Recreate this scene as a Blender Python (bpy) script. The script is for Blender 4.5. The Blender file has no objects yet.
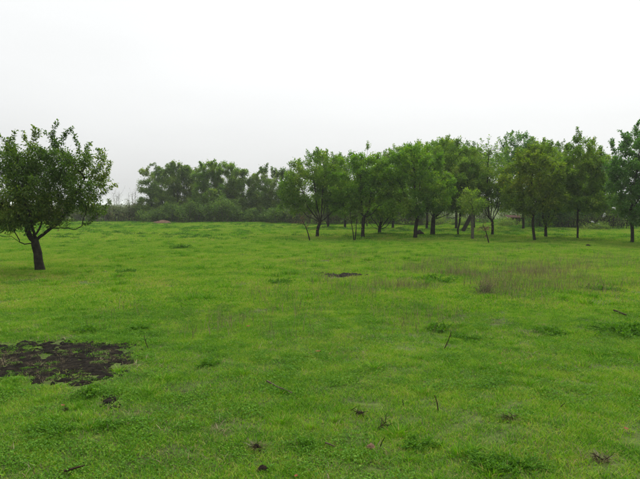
import bpy, math, random
import numpy as np
from mathutils import Vector, Matrix

random.seed(7)
R = np.random.default_rng(7)
SC = bpy.context.scene
COL = SC.collection

# ------------------------------------------------------------------ camera
CAM_H, FPX, HORIZON = 1.6, 600.0, 204.0          # eye height, focal length and horizon in photo pixels (640 wide)
PITCH = math.atan((239.5 - HORIZON) / FPX)
cam = bpy.data.cameras.new('camera')
cam.sensor_width = 36.0
cam.lens = 36.0 * FPX / 640.0
cam.clip_start, cam.clip_end = 0.05, 6000.0
cam_o = bpy.data.objects.new('camera', cam)
cam_o.location = (0, 0, CAM_H)
cam_o.rotation_euler = (math.pi / 2 - PITCH, 0, 0)
COL.objects.link(cam_o)
SC.camera = cam_o

# ------------------------------------------------------------------ overcast sky and soft sun
SUN_EL, SUN_AZ = math.radians(58), math.radians(25)
SKY_HORIZON, SKY_RISE, SKY_NISHITA = 0.212, 0.85, 0.018
SUN_STRENGTH, SUN_ANGLE = 1.5, 50.0
EXPOSURE = 1.52
HAZE_DENSITY = 0.0006

W = bpy.data.worlds.new('World')
SC.world = W
W.use_nodes = True
nt = W.node_tree
nt.nodes.clear()
def wn(t, **k):
    n = nt.nodes.new(t)
    for a, b in k.items():
        setattr(n, a, b)
    return n
sky = wn('ShaderNodeTexSky', sky_type='NISHITA', sun_disc=False)
sky.sun_elevation, sky.sun_rotation = SUN_EL, SUN_AZ
sky.air_density, sky.dust_density = 1.0, 4.0
hsv = wn('ShaderNodeHueSaturation')
hsv.inputs['Saturation'].default_value = 0.08
nt.links.new(sky.outputs[0], hsv.inputs['Color'])
tc = wn('ShaderNodeTexCoord')
sep = wn('ShaderNodeSeparateXYZ')
nt.links.new(tc.outputs['Generated'], sep.inputs[0])
mx = wn('ShaderNodeMath', operation='MAXIMUM')
nt.links.new(sep.outputs['Z'], mx.inputs[0]); mx.inputs[1].default_value = 0.0
# overcast law: luminance rises smoothly with the sine of the elevation, everywhere in the sky alike
mul = wn('ShaderNodeMath', operation='MULTIPLY_ADD')
nt.links.new(mx.outputs[0], mul.inputs[0])
mul.inputs[1].default_value = SKY_HORIZON * SKY_RISE
mul.inputs[2].default_value = SKY_HORIZON
cn = wn('ShaderNodeTexNoise')
cn.inputs['Scale'].default_value = 2.2
cn.inputs['Detail'].default_value = 5.0
cmap = wn('ShaderNodeMapping'); cmap.inputs['Scale'].default_value = (1, 1, 3.2)   # flat stratus layers
nt.links.new(tc.outputs['Generated'], cmap.inputs['Vector']); nt.links.new(cmap.outputs[0], cn.inputs['Vector'])
cmr = wn('ShaderNodeMapRange')
cmr.inputs['To Min'].default_value, cmr.inputs['To Max'].default_value = 0.86, 1.08
nt.links.new(cn.outputs['Fac'], cmr.inputs['Value'])
mu2 = wn('ShaderNodeMath', operation='MULTIPLY')
nt.links.new(mul.outputs[0], mu2.inputs[0]); nt.links.new(cmr.outputs[0], mu2.inputs[1])
comb = wn('ShaderNodeVectorMath', operation='SCALE')
comb.inputs[0].default_value = (0.985, 1.0, 1.0)
nt.links.new(mu2.outputs[0], comb.inputs['Scale'])
bg1 = wn('ShaderNodeBackground'); nt.links.new(hsv.outputs[0], bg1.inputs['Color']); bg1.inputs['Strength'].default_value = SKY_NISHITA
bg2 = wn('ShaderNodeBackground'); nt.links.new(comb.outputs[0], bg2.inputs['Color']); bg2.inputs['Strength'].default_value = 1.0
ad = wn('ShaderNodeAddShader')
nt.links.new(bg1.outputs[0], ad.inputs[0]); nt.links.new(bg2.outputs[0], ad.inputs[1])
wo = wn('ShaderNodeOutputWorld')
nt.links.new(ad.outputs[0], wo.inputs['Surface'])

sun = bpy.data.lights.new('sun', 'SUN')
sun.energy, sun.angle, sun.color = SUN_STRENGTH, math.radians(SUN_ANGLE), (1.0, 0.985, 0.95)
sun_o = bpy.data.objects.new('sun', sun)
sdir = Vector((math.sin(SUN_AZ) * math.cos(SUN_EL), math.cos(SUN_AZ) * math.cos(SUN_EL), math.sin(SUN_EL)))
sun_o.rotation_euler = sdir.to_track_quat('Z', 'Y').to_euler()
sun_o.location = (0, 0, 40)
COL.objects.link(sun_o)

vs = SC.view_settings
vs.view_transform, vs.look, vs.gamma, vs.exposure = 'Standard', 'None', 1.0, EXPOSURE
vs.use_curve_mapping = False
SC.render.engine = 'CYCLES'
cy = SC.cycles
cy.max_bounces, cy.diffuse_bounces, cy.glossy_bounces, cy.transmission_bounces = 8, 4, 2, 6
cy.transparent_max_bounces, cy.volume_bounces = 8, 1
cy.use_denoising = True
cy.caustics_reflective = cy.caustics_refractive = False

# ------------------------------------------------------------------ helpers
def hash2(ix, iy, seed):
    v = np.sin(ix * 127.1 + iy * 311.7 + seed * 74.7) * 43758.5453
    return v - np.floor(v)

def noise2(x, y, seed=0):
    ix, iy = np.floor(x), np.floor(y)
    fx, fy = x - ix, y - iy
    fx, fy = fx * fx * (3 - 2 * fx), fy * fy * (3 - 2 * fy)
    a, b = hash2(ix, iy, seed), hash2(ix + 1, iy, seed)
    c, d = hash2(ix, iy + 1, seed), hash2(ix + 1, iy + 1, seed)
    return (a * (1 - fx) + b * fx) * (1 - fy) + (c * (1 - fx) + d * fx) * fy

def fbm2(x, y, seed=0, oct=3):
    s, a, t = 0.0, 1.0, 0.0
    for k in range(oct):
        s = s + a * noise2(x * 2 ** k, y * 2 ** k, seed + 13 * k)
        t += a; a *= 0.5
    return s / t

def noise3(p, seed=0):
    z = p[:, 2]; iz = np.floor(z); f = z - iz; f = f * f * (3 - 2 * f)
    return noise2(p[:, 0] + 17.3 * iz, p[:, 1] - 9.7 * iz, seed) * (1 - f) + noise2(p[:, 0] + 17.3 * (iz + 1), p[:, 1] - 9.7 * (iz + 1), seed) * f

def height(x, y):
    x = np.asarray(x, float); y = np.asarray(y, float)
    far = np.clip(1.0 - (np.hypot(x, y) - 60) / 30, 0, 1)
    return far * (0.10 * (noise2(x / 7, y / 7, 1) - 0.5) + 0.07 * (noise2(x / 1.9, y / 1.9, 2) - 0.5)
                  + 0.026 * (noise2(x / 0.6, y / 0.6, 3) - 0.5))

CP, SP = math.cos(PITCH), math.sin(PITCH)
def ground(px, py):
    """the point of the ground seen at a photo pixel"""
    a, b = (px - 320) / FPX, (239.5 - py) / FPX
    d = Vector((a, CP + b * SP, -SP + b * CP))
    t = CAM_H / -d.z
    x, y = d.x * t, d.y * t
    return Vector((x, y, float(height(x, y))))

def to_px(x, y):
    """photo pixel of ground points (flat ground), arrays"""
    dz = -CAM_H
    f = y * CP - dz * SP
    u = y * SP + dz * CP
    return 320 + FPX * x / f, 239.5 - FPX * u / f

def mpp(y):
    return y / FPX          # metres for a photo pixel at distance y

def mesh_np(name, V, F, mat=None, tone=None, smooth=True):
    """V (n,3); F (m,k) array or list of arrays with different k"""
    me = bpy.data.meshes.new(name)
    Fs = F if isinstance(F, list) else [F]
    Fs = [np.asarray(f, np.int32) for f in Fs if len(f)]
    me.vertices.add(len(V))
    me.vertices.foreach_set('co', np.asarray(V, np.float32).ravel())
    if Fs:
        loops = np.concatenate([f.ravel() for f in Fs])
        cnt = np.concatenate([np.full(len(f), f.shape[1], np.int32) for f in Fs])
        me.loops.add(len(loops)); me.loops.foreach_set('vertex_index', loops)
        me.polygons.add(len(cnt))
        me.polygons.foreach_set('loop_start', np.concatenate([[0], np.cumsum(cnt)[:-1]]).astype(np.int32))
        me.polygons.foreach_set('loop_total', cnt)
        me.polygons.foreach_set('use_smooth', np.full(len(cnt), smooth))
    if tone is not None:
        at = me.attributes.new('tone', 'FLOAT', 'POINT')
        at.data.foreach_set('value', np.asarray(tone, np.float32))
    if mat: me.materials.append(mat)
    me.update(calc_edges=True)
    return me

def link(name, me, parent=None, loc=None, rz=None):
    o = bpy.data.objects.new(name, me)
    COL.objects.link(o)
    if parent: o.parent = parent
    if loc is not None: o.location = loc
    if rz is not None: o.rotation_euler = (0, 0, rz)
    return o

def tag(o, label=None, cat=None, group=None, kind=None):
    if label: o['label'] = label
    if cat:
        o['category'] = cat; kind = kind or 'thing'
    if group: o['group'] = group
    if kind: o['kind'] = kind
    return o

class Acc:
    """collects pieces of one mesh"""
    def __init__(self): self.V, self.F, self.T, self.n = [], {}, [], 0
    def add(self, V, F, tone=0.5):
        V = np.asarray(V, float); F = np.asarray(F, np.int64)
        self.V.append(V); self.F.setdefault(F.shape[1], []).append(F + self.n)
        self.T.append(np.full(len(V), tone) if np.isscalar(tone) else np.asarray(tone)); self.n += len(V)
    def mesh(self, name, mat, smooth=True):
        return mesh_np(name, np.concatenate(self.V), [np.concatenate(f) for f in self.F.values()], mat, np.concatenate(self.T), smooth)

def unit(v):
    return v / np.maximum(np.linalg.norm(v, axis=-1, keepdims=True), 1e-9)

def tube(acc, P, rad, sides=6, tone=0.5, cap=True):
    P = np.asarray(P, float); n = len(P)
    if n < 2: return
    rad = np.asarray(rad, float) * np.ones(n)
    T = unit(np.gradient(P, axis=0))
    u = np.cross(T[0], (0.3, 1.0, 0.1)); u = u / max(np.linalg.norm(u), 1e-6)
    ang = np.arange(sides) * 2 * math.pi / sides
    V = np.empty((n, sides, 3))
    for i in range(n):
        u = u - T[i] * u.dot(T[i]); u = u / max(np.linalg.norm(u), 1e-6)
        w = np.cross(T[i], u)
        V[i] = P[i] + rad[i] * (np.cos(ang)[:, None] * u + np.sin(ang)[:, None] * w)
    i = np.arange(n - 1)[:, None] * sides; j = np.arange(sides)[None, :]; j2 = (j + 1) % sides
    F = np.stack([i + j, i + j2, i + sides + j2, i + sides + j], -1).reshape(-1, 4)
    acc.add(V.reshape(-1, 3), F, tone)
    if cap and sides >= 4:
        for k, e in ((0, 0), (n - 1, 1)):
            ring = np.concatenate([V[k], P[k][None]])
            idx = np.arange(sides)
            t = np.stack([idx, (idx + 1) % sides, np.full(sides, sides)], -1)
            acc.add(ring, t if e else t[:, ::-1], tone)

def leaves(P, D, N, L, Wd, tone, fine=False, fold=0.18):
    """leaf blades: base P, direction D, normal N, length L, width Wd, all arrays; returns V, F, tone"""
    n = len(P); D = unit(D); S = unit(np.cross(D, N)); N = unit(np.cross(S, D))
    L = L[:, None]; Wd = Wd[:, None]
    if not fine:
        V = np.stack([P, P + D * L * .45 + S * Wd * .5 + N * Wd * fold, P + D * L, P + D * L * .45 - S * Wd * .5 + N * Wd * fold], 1)
        b = np.arange(n)[:, None] * 4
        F = np.concatenate([b + [0, 1, 2], b + [0, 2, 3]])
        return V.reshape(-1, 3), F, np.repeat(tone, 4)
    V = np.stack([P, P + D * L * .3 + S * Wd * .45 + N * Wd * fold, P + D * L * .68 + S * Wd * .4 + N * Wd * fold * .7,
                  P + D * L - N * L * .1, P + D * L * .68 - S * Wd * .4 + N * Wd * fold * .7, P + D * L * .3 - S * Wd * .45 + N * Wd * fold, P + D * L * .5 - N * 0], 1)
    b = np.arange(n)[:, None] * 7
    F = np.concatenate([b + [0, 1, 6], b + [1, 2, 6], b + [2, 3, 6], b + [3, 4, 6], b + [4, 5, 6], b + [5, 0, 6]])
    return V.reshape(-1, 3), F, np.repeat(tone, 7)

# ------------------------------------------------------------------ materials
def new_mat(name):
    m = bpy.data.materials.new(name); m.use_nodes = True
    m.node_tree.nodes.clear()
    return m, m.node_tree

def ramp(t, src, stops):
    r = t.nodes.new('ShaderNodeValToRGB')
    el = r.color_ramp.elements
    while len(el) < len(stops): el.new(0.5)
    for e, (p, c) in zip(el, stops):
        e.position = p; e.color = (*c, 1)
    t.links.new(src, r.inputs[0])
    return r.outputs[0]

def pos_noise(t, scale, detail=2.0, coord='world'):
    n = t.nodes.new('ShaderNodeTexNoise')
    n.inputs['Scale'].default_value = scale; n.inputs['Detail'].default_value = detail
    g = t.nodes.new('ShaderNodeNewGeometry')
    t.links.new(g.outputs['Position'], n.inputs['Vector'])
    return n.outputs['Fac']

def math_n(t, op, a, b=None, c=None):
    m = t.nodes.new('ShaderNodeMath'); m.operation = op
    for i, v in enumerate((a, b, c)):
        if v is None: continue
        if isinstance(v, (int, float)): m.inputs[i].default_value = v
        else: t.links.new(v, m.inputs[i])
    return m.outputs[0]

def leaf_mat(name, stops, trans=0.35, rough=0.45, gloss=0.06, noise=None):
    """foliage: diffuse + translucent + thin waxy reflection; tone attribute (and a noise in the ground's own coordinates) picks the leaf colour"""
    m, t = new_mat(name)
    a = t.nodes.new('ShaderNodeAttribute'); a.attribute_name = 'tone'
    f = a.outputs['Fac']
    if noise:
        for sc, amp in noise:
            nz = pos_noise(t, sc, 3.0)
            f = math_n(t, 'ADD', f, math_n(t, 'MULTIPLY', math_n(t, 'SUBTRACT', nz, 0.5), amp))
    c = ramp(t, f, stops)
    d = t.nodes.new('ShaderNodeBsdfDiffuse'); t.links.new(c, d.inputs['Color'])
    tr = t.nodes.new('ShaderNodeBsdfTranslucent')
    hs = t.nodes.new('ShaderNodeHueSaturation'); hs.inputs['Saturation'].default_value = 1.1; hs.inputs['Value'].default_value = 1.3
    t.links.new(c, hs.inputs['Color']); t.links.new(hs.outputs[0], tr.inputs['Color'])
    m1 = t.nodes.new('ShaderNodeMixShader'); m1.inputs[0].default_value = trans
    t.links.new(d.outputs[0], m1.inputs[1]); t.links.new(tr.outputs[0], m1.inputs[2])
    g = t.nodes.new('ShaderNodeBsdfGlossy'); g.inputs['Roughness'].default_value = rough
    m2 = t.nodes.new('ShaderNodeMixShader'); m2.inputs[0].default_value = gloss
    t.links.new(m1.outputs[0], m2.inputs[1]); t.links.new(g.outputs[0], m2.inputs[2])
    o = t.nodes.new('ShaderNodeOutputMaterial'); t.links.new(m2.outputs[0], o.inputs['Surface'])
    return m

def solid_mat(name, stops, scale, rough=0.9, bump=0.4, bscale=None, dist=0.01, tone_amp=0.0, detail=5.0):
    m, t = new_mat(name)
    f = pos_noise(t, scale, detail)
    if tone_amp:
        a = t.nodes.new('ShaderNodeAttribute'); a.attribute_name = 'tone'
        f = math_n(t, 'ADD', f, math_n(t, 'MULTIPLY', math_n(t, 'SUBTRACT', a.outputs['Fac'], 0.5), tone_amp))
    c = ramp(t, f, stops)
    p = t.nodes.new('ShaderNodeBsdfPrincipled')
    p.inputs['Roughness'].default_value = rough
    p.inputs['Specular IOR Level'].default_value = 0.05
    t.links.new(c, p.inputs['Base Color'])
    if bump:
        b = t.nodes.new('ShaderNodeBump'); b.inputs['Strength'].default_value = bump; b.inputs['Distance'].default_value = dist
        t.links.new(pos_noise(t, bscale or scale * 4, 4.0), b.inputs['Height'])
        t.links.new(b.outputs[0], p.inputs['Normal'])
    o = t.nodes.new('ShaderNodeOutputMaterial'); t.links.new(p.outputs[0], o.inputs['Surface'])
    return m

M = {}
M['bark'] = solid_mat('dark_bark', [(.25, (.011, .010, .007)), (.55, (.026, .023, .016)), (.75, (.042, .044, .022))], 14, bump=.9, bscale=45, dist=.02)
M['pale_bark'] = solid_mat('mossy_pale_bark', [(.25, (.045, .04, .028)), (.55, (.09, .085, .06)), (.75, (.11, .12, .06))], 14, bump=.9, bscale=45, dist=.02)
M['twig'] = solid_mat('dead_twig', [(.3, (.05, .038, .027)), (.7, (.12, .095, .07))], 20, bump=.3)
M['wood'] = solid_mat('weathered_wood', [(.3, (.03, .026, .02)), (.7, (.09, .078, .06))], 9, bump=.5)
M['soil'] = solid_mat('bare_soil', [(.3, (.004, .0033, .0024)), (.52, (.009, .0072, .005)), (.72, (.026, .021, .013))], 13, bump=.9, bscale=60, dist=.02, detail=8)
M['redsoil'] = solid_mat('reddish_soil', [(.3, (.07, .045, .028)), (.7, (.15, .095, .06))], 5, bump=.8, bscale=20, dist=.04)
M['rust'] = solid_mat('rusty_brick_red', [(.3, (.022, .012, .008)), (.7, (.06, .028, .018))], 4, bump=.5)
M['white'] = solid_mat('chalky_white', [(.3, (.34, .35, .33)), (.7, (.62, .62, .6))], 5, bump=.3)
M['grey'] = solid_mat('grey_render', [(.3, (.06, .058, .05)), (.7, (.13, .125, .11))], 2, bump=.3)
M['darkwet'] = solid_mat('dark_rotten', [(.3, (.012, .009, .006)), (.7, (.05, .034, .02))], 25, bump=.8, bscale=70, dist=.01, tone_amp=.4)

GREEN = [(0.0, (.034, .1, .009)), (.25, (.078, .215, .014)), (.5, (.148, .315, .019)), (.75, (.25, .355, .038)), (1.0, (.32, .28, .09))]
M['grass'] = leaf_mat('short_grass', GREEN, trans=.30, rough=.5, gloss=.008, noise=[(.22, .6), (1.1, .65), (5.0, .6)])
M['herb'] = leaf_mat('low_herbs', [(0, (.026, .08, .009)), (.5, (.072, .182, .014)), (1, (.16, .28, .03))], trans=.34, gloss=.006, noise=[(.5, .4)])
M['dry'] = leaf_mat('dry_stalks', [(0, (.06, .05, .027)), (.5, (.14, .118, .058)), (1, (.26, .22, .115))], trans=.15, gloss=.02)
M['deadleaf'] = leaf_mat('fallen_leaf', [(0, (.16, .035, .012)), (.5, (.16, .055, .016)), (1, (.15, .09, .035))], trans=.2, gloss=.015)
M['apple'] = leaf_mat('orchard_leaf_dark', [(0, (0.026, 0.062, 0.007)), (.5, (0.071, 0.138, 0.014)), (.85, (0.165, 0.228, 0.025)), (1, (0.254, 0.262, 0.041))], trans=.42, gloss=0.020, rough=.45)
M['mid'] = leaf_mat('orchard_leaf_mid', [(0, (0.046, 0.105, 0.016)), (.5, (0.119, 0.223, 0.026)), (.85, (0.234, 0.334, 0.041)), (1, (0.351, 0.342, 0.067))], trans=.42, gloss=0.012)
M['fresh'] = leaf_mat('orchard_leaf_fresh', [(0, (0.046, 0.117, 0.013)), (.5, (0.115, 0.241, 0.020)), (.85, (0.222, 0.330, 0.032)), (1, (0.301, 0.358, 0.061))], trans=.42, gloss=0.012)
M['yellow'] = leaf_mat('orchard_leaf_yellowing', [(0, (0.053, 0.105, 0.011)), (.5, (0.131, 0.210, 0.020)), (.85, (0.242, 0.289, 0.032)), (1, (0.367, 0.326, 0.047))], trans=.42, gloss=0.012)
M['deep'] = leaf_mat('orchard_leaf_deep', [(0, (0.033, 0.092, 0.015)), (.5, (0.077, 0.186, 0.025)), (.85, (0.149, 0.267, 0.038)), (1, (0.223, 0.297, 0.056))], trans=.42, gloss=0.020)
M['hedge'] = leaf_mat('hedge_leaf', [(0, (0.043, 0.089, 0.019)), (.5, (0.114, 0.196, 0.030)), (.85, (0.208, 0.283, 0.043)), (1, (0.269, 0.267, 0.064))], trans=.42, gloss=0.012)
M['bramble'] = leaf_mat('bramble_leaf', [(0, (0.039, 0.058, 0.023)), (.5, (0.091, 0.124, 0.039)), (.8, (0.156, 0.169, 0.058)), (1, (0.234, 0.156, 0.078))], trans=.42, gloss=.02)
M['russet'] = leaf_mat('russet_leaf', [(0, (.08, .04, .02)), (.5, (.16, .075, .04)), (1, (.24, .13, .06))], trans=.25, gloss=.04)

# ------------------------------------------------------------------ ground: one sheet to the horizon
BARE = [  # bare soil, as ellipses of photo pixels on the ground: cx, cy, rx, ry, strength
    (-25, 361, 80, 19, 1.0), (68, 366, 52, 17, 1.0), (108, 354, 36, 8.5, .95), (60, 346, 80, 7, .85),
    (112, 400, 14, 7, 1.0), (345, 276, 25, 2.3, .8), (325, 275, 9, 1.5, .5)]

def bare_mask(x, y):
    px, py = to_px(x, y)
    m = np.full_like(px, -1.0)
    for cx, cy_, rx, ry, s in BARE:
        e = 1 - np.sqrt(((px - cx) / rx) ** 2 + ((py - cy_) / ry) ** 2)
        m = np.maximum(m, np.clip(e * 1.5, -1, .55) * s + (s - 1) * .35)
    n = fbm2(x * 5, y * 5, 31, 3) - .5
    n2 = noise2(x * 15, y * 15, 37) - .5
    return m + n * 1.0 * (m > -.6) + n2 * .7 + (noise2(x * 38, y * 38, 39) - .5) * .6 - .04

def axis(parts):
    out = [np.array([parts[0][0]])]
    for a, b, s in parts:
        k = max(1, int(round((b - a) / s)))
        out.append(np.linspace(a, b, k + 1)[1:])
    return np.concatenate(out)
gx = axis([(-3000, -200, 400), (-200, -60, 20), (-60, -26, 1.2), (-26, -9, .3), (-9, 9, .12), (9, 26, .3), (26, 60, 1.2), (60, 200, 20), (200, 3000, 400)])
gy = axis([(-400, -60, 60), (-60, -8, 4), (-8, 2, .5), (2, 14, .1), (14, 36, .3), (36, 70, .8), (70, 200, 10), (200, 3000, 350)])
X, Y = np.meshgrid(gx, gy)
Z = height(X, Y)
nx, ny = len(gx), len(gy)
i = np.arange(ny - 1)[:, None] * nx; j = np.arange(nx - 1)[None, :]
F = np.stack([i + j, i + j + 1, i + nx + j + 1, i + nx + j], -1).reshape(-1, 4)

def ground_mat():
    m, t = new_mat('meadow_soil')
    big = pos_noise(t, .22, 3.0); fine = pos_noise(t, 14, 6.0)
    f = math_n(t, 'ADD', math_n(t, 'MULTIPLY', big, .45), math_n(t, 'MULTIPLY', fine, .55))
    c = ramp(t, f, [(.3, (.02, .022, .009)), (.47, (.045, .065, .014)), (.6, (.07, .105, .018)), (.75, (.1, .12, .03))])
    p = t.nodes.new('ShaderNodeBsdfPrincipled'); p.inputs['Roughness'].default_value = .95; p.inputs['Specular IOR Level'].default_value = .1
    t.links.new(c, p.inputs['Base Color'])
    b = t.nodes.new('ShaderNodeBump'); b.inputs['Strength'].default_value = .8; b.inputs['Distance'].default_value = .03
    t.links.new(fine, b.inputs['Height']); t.links.new(b.outputs[0], p.inputs['Normal'])
    o = t.nodes.new('ShaderNodeOutputMaterial'); t.links.new(p.outputs[0], o.inputs['Surface'])
    return m
g = link('ground', mesh_np('ground', np.stack([X, Y, Z], -1).reshape(-1, 3), F, ground_mat()))
tag(g, 'open meadow ground under short wet grass', kind='structure')

def soil_patch(name, label, px0, py0, px1, py1, res, mat, clod):
    a, b = ground(px0, py1), ground(px1, py0)
    c, d = ground(px0, py0), ground(px1, py1)
    xs = np.arange(min(a.x, c.x), max(b.x, d.x), res); ys = np.arange(a.y, b.y, res * 1.2)
    X, Y = np.meshgrid(xs, ys)
    X = X + R.uniform(-.3, .3, X.shape) * res; Y = Y + R.uniform(-.3, .3, Y.shape) * res
    m = bare_mask(X, Y)
    Z = height(X, Y) - .03 + np.clip((m + .1) / .3, 0, 1) * .033 + clod * (fbm2(X * 24, Y * 24, 5, 4) ** 2) * np.clip(m * 2.5, 0, 1) + .012 * (noise2(X * 60, Y * 60, 8) - .4) * np.clip(m * 4, 0, 1)
    nx = X.shape[1]
    i = np.arange(X.shape[0] - 1)[:, None] * nx; j = np.arange(nx - 1)[None, :]
    F = np.stack([i + j, i + j + 1, i + nx + j + 1, i + nx + j], -1).reshape(-1, 4)
    mm = m.ravel()[F].min(1)
    F = F[mm > -0.1]
    used = np.unique(F); remap = -np.ones(X.size, int); remap[used] = np.arange(len(used))
    V = np.stack([X, Y, Z], -1).reshape(-1, 3)[used]
    return tag(link(name, mesh_np(name, V, remap[F], mat)), label, kind='structure')
soil_patch('bare_soil', 'large dark bare soil patch where the turf is worn away', -90, 338, 146, 384, .015, M['soil'], .035)
soil_patch('bare_soil', 'small round bare soil spot just below the large dark patch', 94, 390, 130, 410, .010, M['soil'], .03)
soil_patch('bare_soil', 'thin dark strip of bare soil in the middle of the meadow', 312, 271, 376, 280, .03, M['soil'], .06)

# ------------------------------------------------------------------ grass, herbs and dry stalks (uncountable: stuff)
def blades(n, rad, h, w, lean=.55, tone=(.5, .16), gauss=False):
    a = R.uniform(0, 2 * math.pi, n)
    r = rad * (np.abs(R.normal(0, .45, n)) if gauss else np.sqrt(R.uniform(0, 1, n)))
    P = np.stack([r * np.cos(a), r * np.sin(a), np.full(n, -.012)], -1)
    H = R.uniform(h[0], h[1], n); Wd = R.uniform(w[0], w[1], n)
    b = R.uniform(0, 2 * math.pi, n); ln = R.uniform(.1, 1, n) * lean
    if gauss: b = a + R.normal(0, .5, n)
    D = np.stack([np.cos(b) * ln, np.sin(b) * ln, np.ones(n)], -1)
    c = R.uniform(0, 2 * math.pi, n); S = np.stack([np.cos(c), np.sin(c), np.zeros(n)], -1)
    mid = P + D * H[:, None] * .55
    bend = np.stack([np.cos(b), np.sin(b), -.35 * np.ones(n)], -1) * (H * ln * .45)[:, None]
    tip = P + D * H[:, None] + bend
    w2 = Wd[:, None] / 2
    V = np.stack([P - S * w2, P + S * w2, mid + S * w2 * .85, mid - S * w2 * .85, tip], 1).reshape(-1, 3)
    k = np.arange(n)[:, None] * 5
    F4 = k + [0, 1, 2, 3]; F3 = k + [3, 2, 4]
    tn = np.clip(R.normal(tone[0], tone[1], n), 0, 1)
    tn = np.where(R.uniform(0, 1, n) < .05, R.uniform(1.0, 1.4, n), tn)
    return V, [F4, F3], np.repeat(tn, 5)

def herb_patch(n, rad, size, hgt, tone=(.5, .2), fine=True):
    a = R.uniform(0, 2 * math.pi, n); r = rad * np.sqrt(R.uniform(0, 1, n))
    P = np.stack([r * np.cos(a), r * np.sin(a), R.uniform(hgt[0], hgt[1], n) * (1.1 - (r / rad) ** 2)], -1)
    b = R.uniform(0, 2 * math.pi, n)
    D = np.stack([np.cos(b), np.sin(b), R.normal(.1, .35, n)], -1)
    N = np.stack([R.normal(0, .35, n), R.normal(0, .35, n), np.ones(n)], -1)
    L = R.uniform(size[0], size[1], n)
    return leaves(P, D, N, L, L * R.uniform(.55, .85, n), np.clip(R.normal(tone[0], tone[1], n), 0, 1), fine=fine)

PC = bpy.data.collections.new('meadow_sources')       # never linked: only instanced
PROTO = []
def proto(V, F, t, mat):
    o = bpy.data.objects.new('meadow_%02d' % len(PROTO), mesh_np('meadow_tuft', V, F, mat, t))
    PC.objects.link(o); PROTO.append(o)
    return len(PROTO) - 1
G, H = M['grass'], M['herb']
near_turf = [proto(*blades(210, .13, (.014, .042), (.003, .0055), .9, (.45 + d, .19)), G) for d in (-.12, -.04, .04, .12)]
near_herb = [proto(*herb_patch(170, .13, (.007, .018), (.006, .036)), H) for _ in range(3)]
near_tuss = [proto(*blades(150, .11, (.03, .07), (.003, .006), .9, (.36, .15), True), G) for _ in range(3)]
mid_turf = [proto(*blades(420, .3, (.018, .055), (.008, .013), .75, (.53 + d, .19)), G) for d in (-.12, 0, .12)]
mid_herb = [proto(*herb_patch(300, .28, (.018, .038), (.01, .08), fine=False), H) for _ in range(2)]
mid_tuss = [proto(*blades(150, .2, (.06, .13), (.008, .013), .7, (.36, .15), True), G) for _ in range(2)]
far_turf = [proto(*blades(560, .65, (.025, .075), (.018, .032), .75, (.58 + d, .19)), G) for d in (-.1, 0, .1)]
far_tuss = [proto(*blades(110, .35, (.08, .17), (.018, .03), .7, (.32, .14), True), G) for _ in range(2)]
far_herb = [proto(*herb_patch(190, .36, (.045, .085), (.03, .2), (.25, .2), fine=False), H) for _ in range(2)]
dry_stem = [proto(*blades(26, .35, (.14, .34), (.003, .0055), .45, (.55, .25)), M['dry']) for _ in range(2)]
dry_mat_ = [proto(*blades(90, .3, (.03, .09), (.004, .008), 1.3, (.55, .25)), M['dry']) for _ in range(2)]

def scatter_object(name, label, sets):
    """sets: list of (points (n,2), prototypes, (scale range), sink)"""
    P, I, Ro, S = [], [], [], []
    for xy, pr, sc, up in sets:
        n = len(xy)
        if n == 0: continue
        x, y = xy[:, 0], xy[:, 1]
        z = height(x, y) + up
        e = .12
        dx = (height(x + e, y) - height(x - e, y)) / (2 * e); dy = (height(x, y + e) - height(x, y - e)) / (2 * e)
        P.append(np.stack([x, y, z], -1)); I.append(R.choice(pr, n))
        rz = R.uniform(0, 2 * math.pi, n)
        Ro.append(np.stack([np.arctan(dy), -np.arctan(dx), rz], -1))
        S.append(R.uniform(sc[0], sc[1], n))
    P, I, Ro, S = map(np.concatenate, (P, I, Ro, S))
    # the tilt is in world axes: turn about z first, then lean with the slope
    ro = np.empty_like(Ro)
    for k in range(len(Ro)):
        q = Matrix.Rotation(Ro[k, 1], 3, 'Y') @ Matrix.Rotation(Ro[k, 0], 3, 'X') @ Matrix.Rotation(Ro[k, 2], 3, 'Z')
        ro[k] = q.to_euler()
    me = mesh_np(name, P, [])
    for nm, ty, arr in (('pick', 'INT', I.astype(np.int32)), ('size', 'FLOAT', S.astype(np.float32))):
        me.attributes.new(nm, ty, 'POINT').data.foreach_set('value', arr)
    me.attributes.new('turn', 'FLOAT_VECTOR', 'POINT').data.foreach_set('vector', ro.astype(np.float32).ravel())
    o = tag(link(name, me), label, kind='stuff')
    ng = bpy.data.node_groups.new(name, 'GeometryNodeTree')
    ng.interface.new_socket('Geometry', in_out='INPUT', socket_type='NodeSocketGeometry')
    ng.interface.new_socket('Geometry', in_out='OUTPUT', socket_type='NodeSocketGeometry')
    N_ = ng.nodes; gi, go = N_.new('NodeGroupInput'), N_.new('NodeGroupOutput')
    ci = N_.new('GeometryNodeCollectionInfo'); ci.inputs['Collection'].default_value = PC
    ci.inputs['Separate Children'].default_value = True; ci.inputs['Reset Children'].default_value = True
    iop = N_.new('GeometryNodeInstanceOnPoints'); iop.inputs['Pick Instance'].default_value = True
    def na(nm, ty):
        n = N_.new('GeometryNodeInputNamedAttribute'); n.data_type = ty; n.inputs['Name'].default_value = nm
        return n.outputs['Attribute']
    L_ = ng.links.new
    L_(gi.outputs[0], iop.inputs['Points']); L_(ci.outputs[0], iop.inputs['Instance'])
    L_(na('pick', 'INT'), iop.inputs['Instance Index'])
    L_(na('turn', 'FLOAT_VECTOR'), iop.inputs['Rotation'])
    L_(na('size', 'FLOAT'), iop.inputs['Scale'])
    L_(iop.outputs[0], go.inputs[0])
    md = o.modifiers.new('scatter', 'NODES'); md.node_group = ng
    return o

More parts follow.
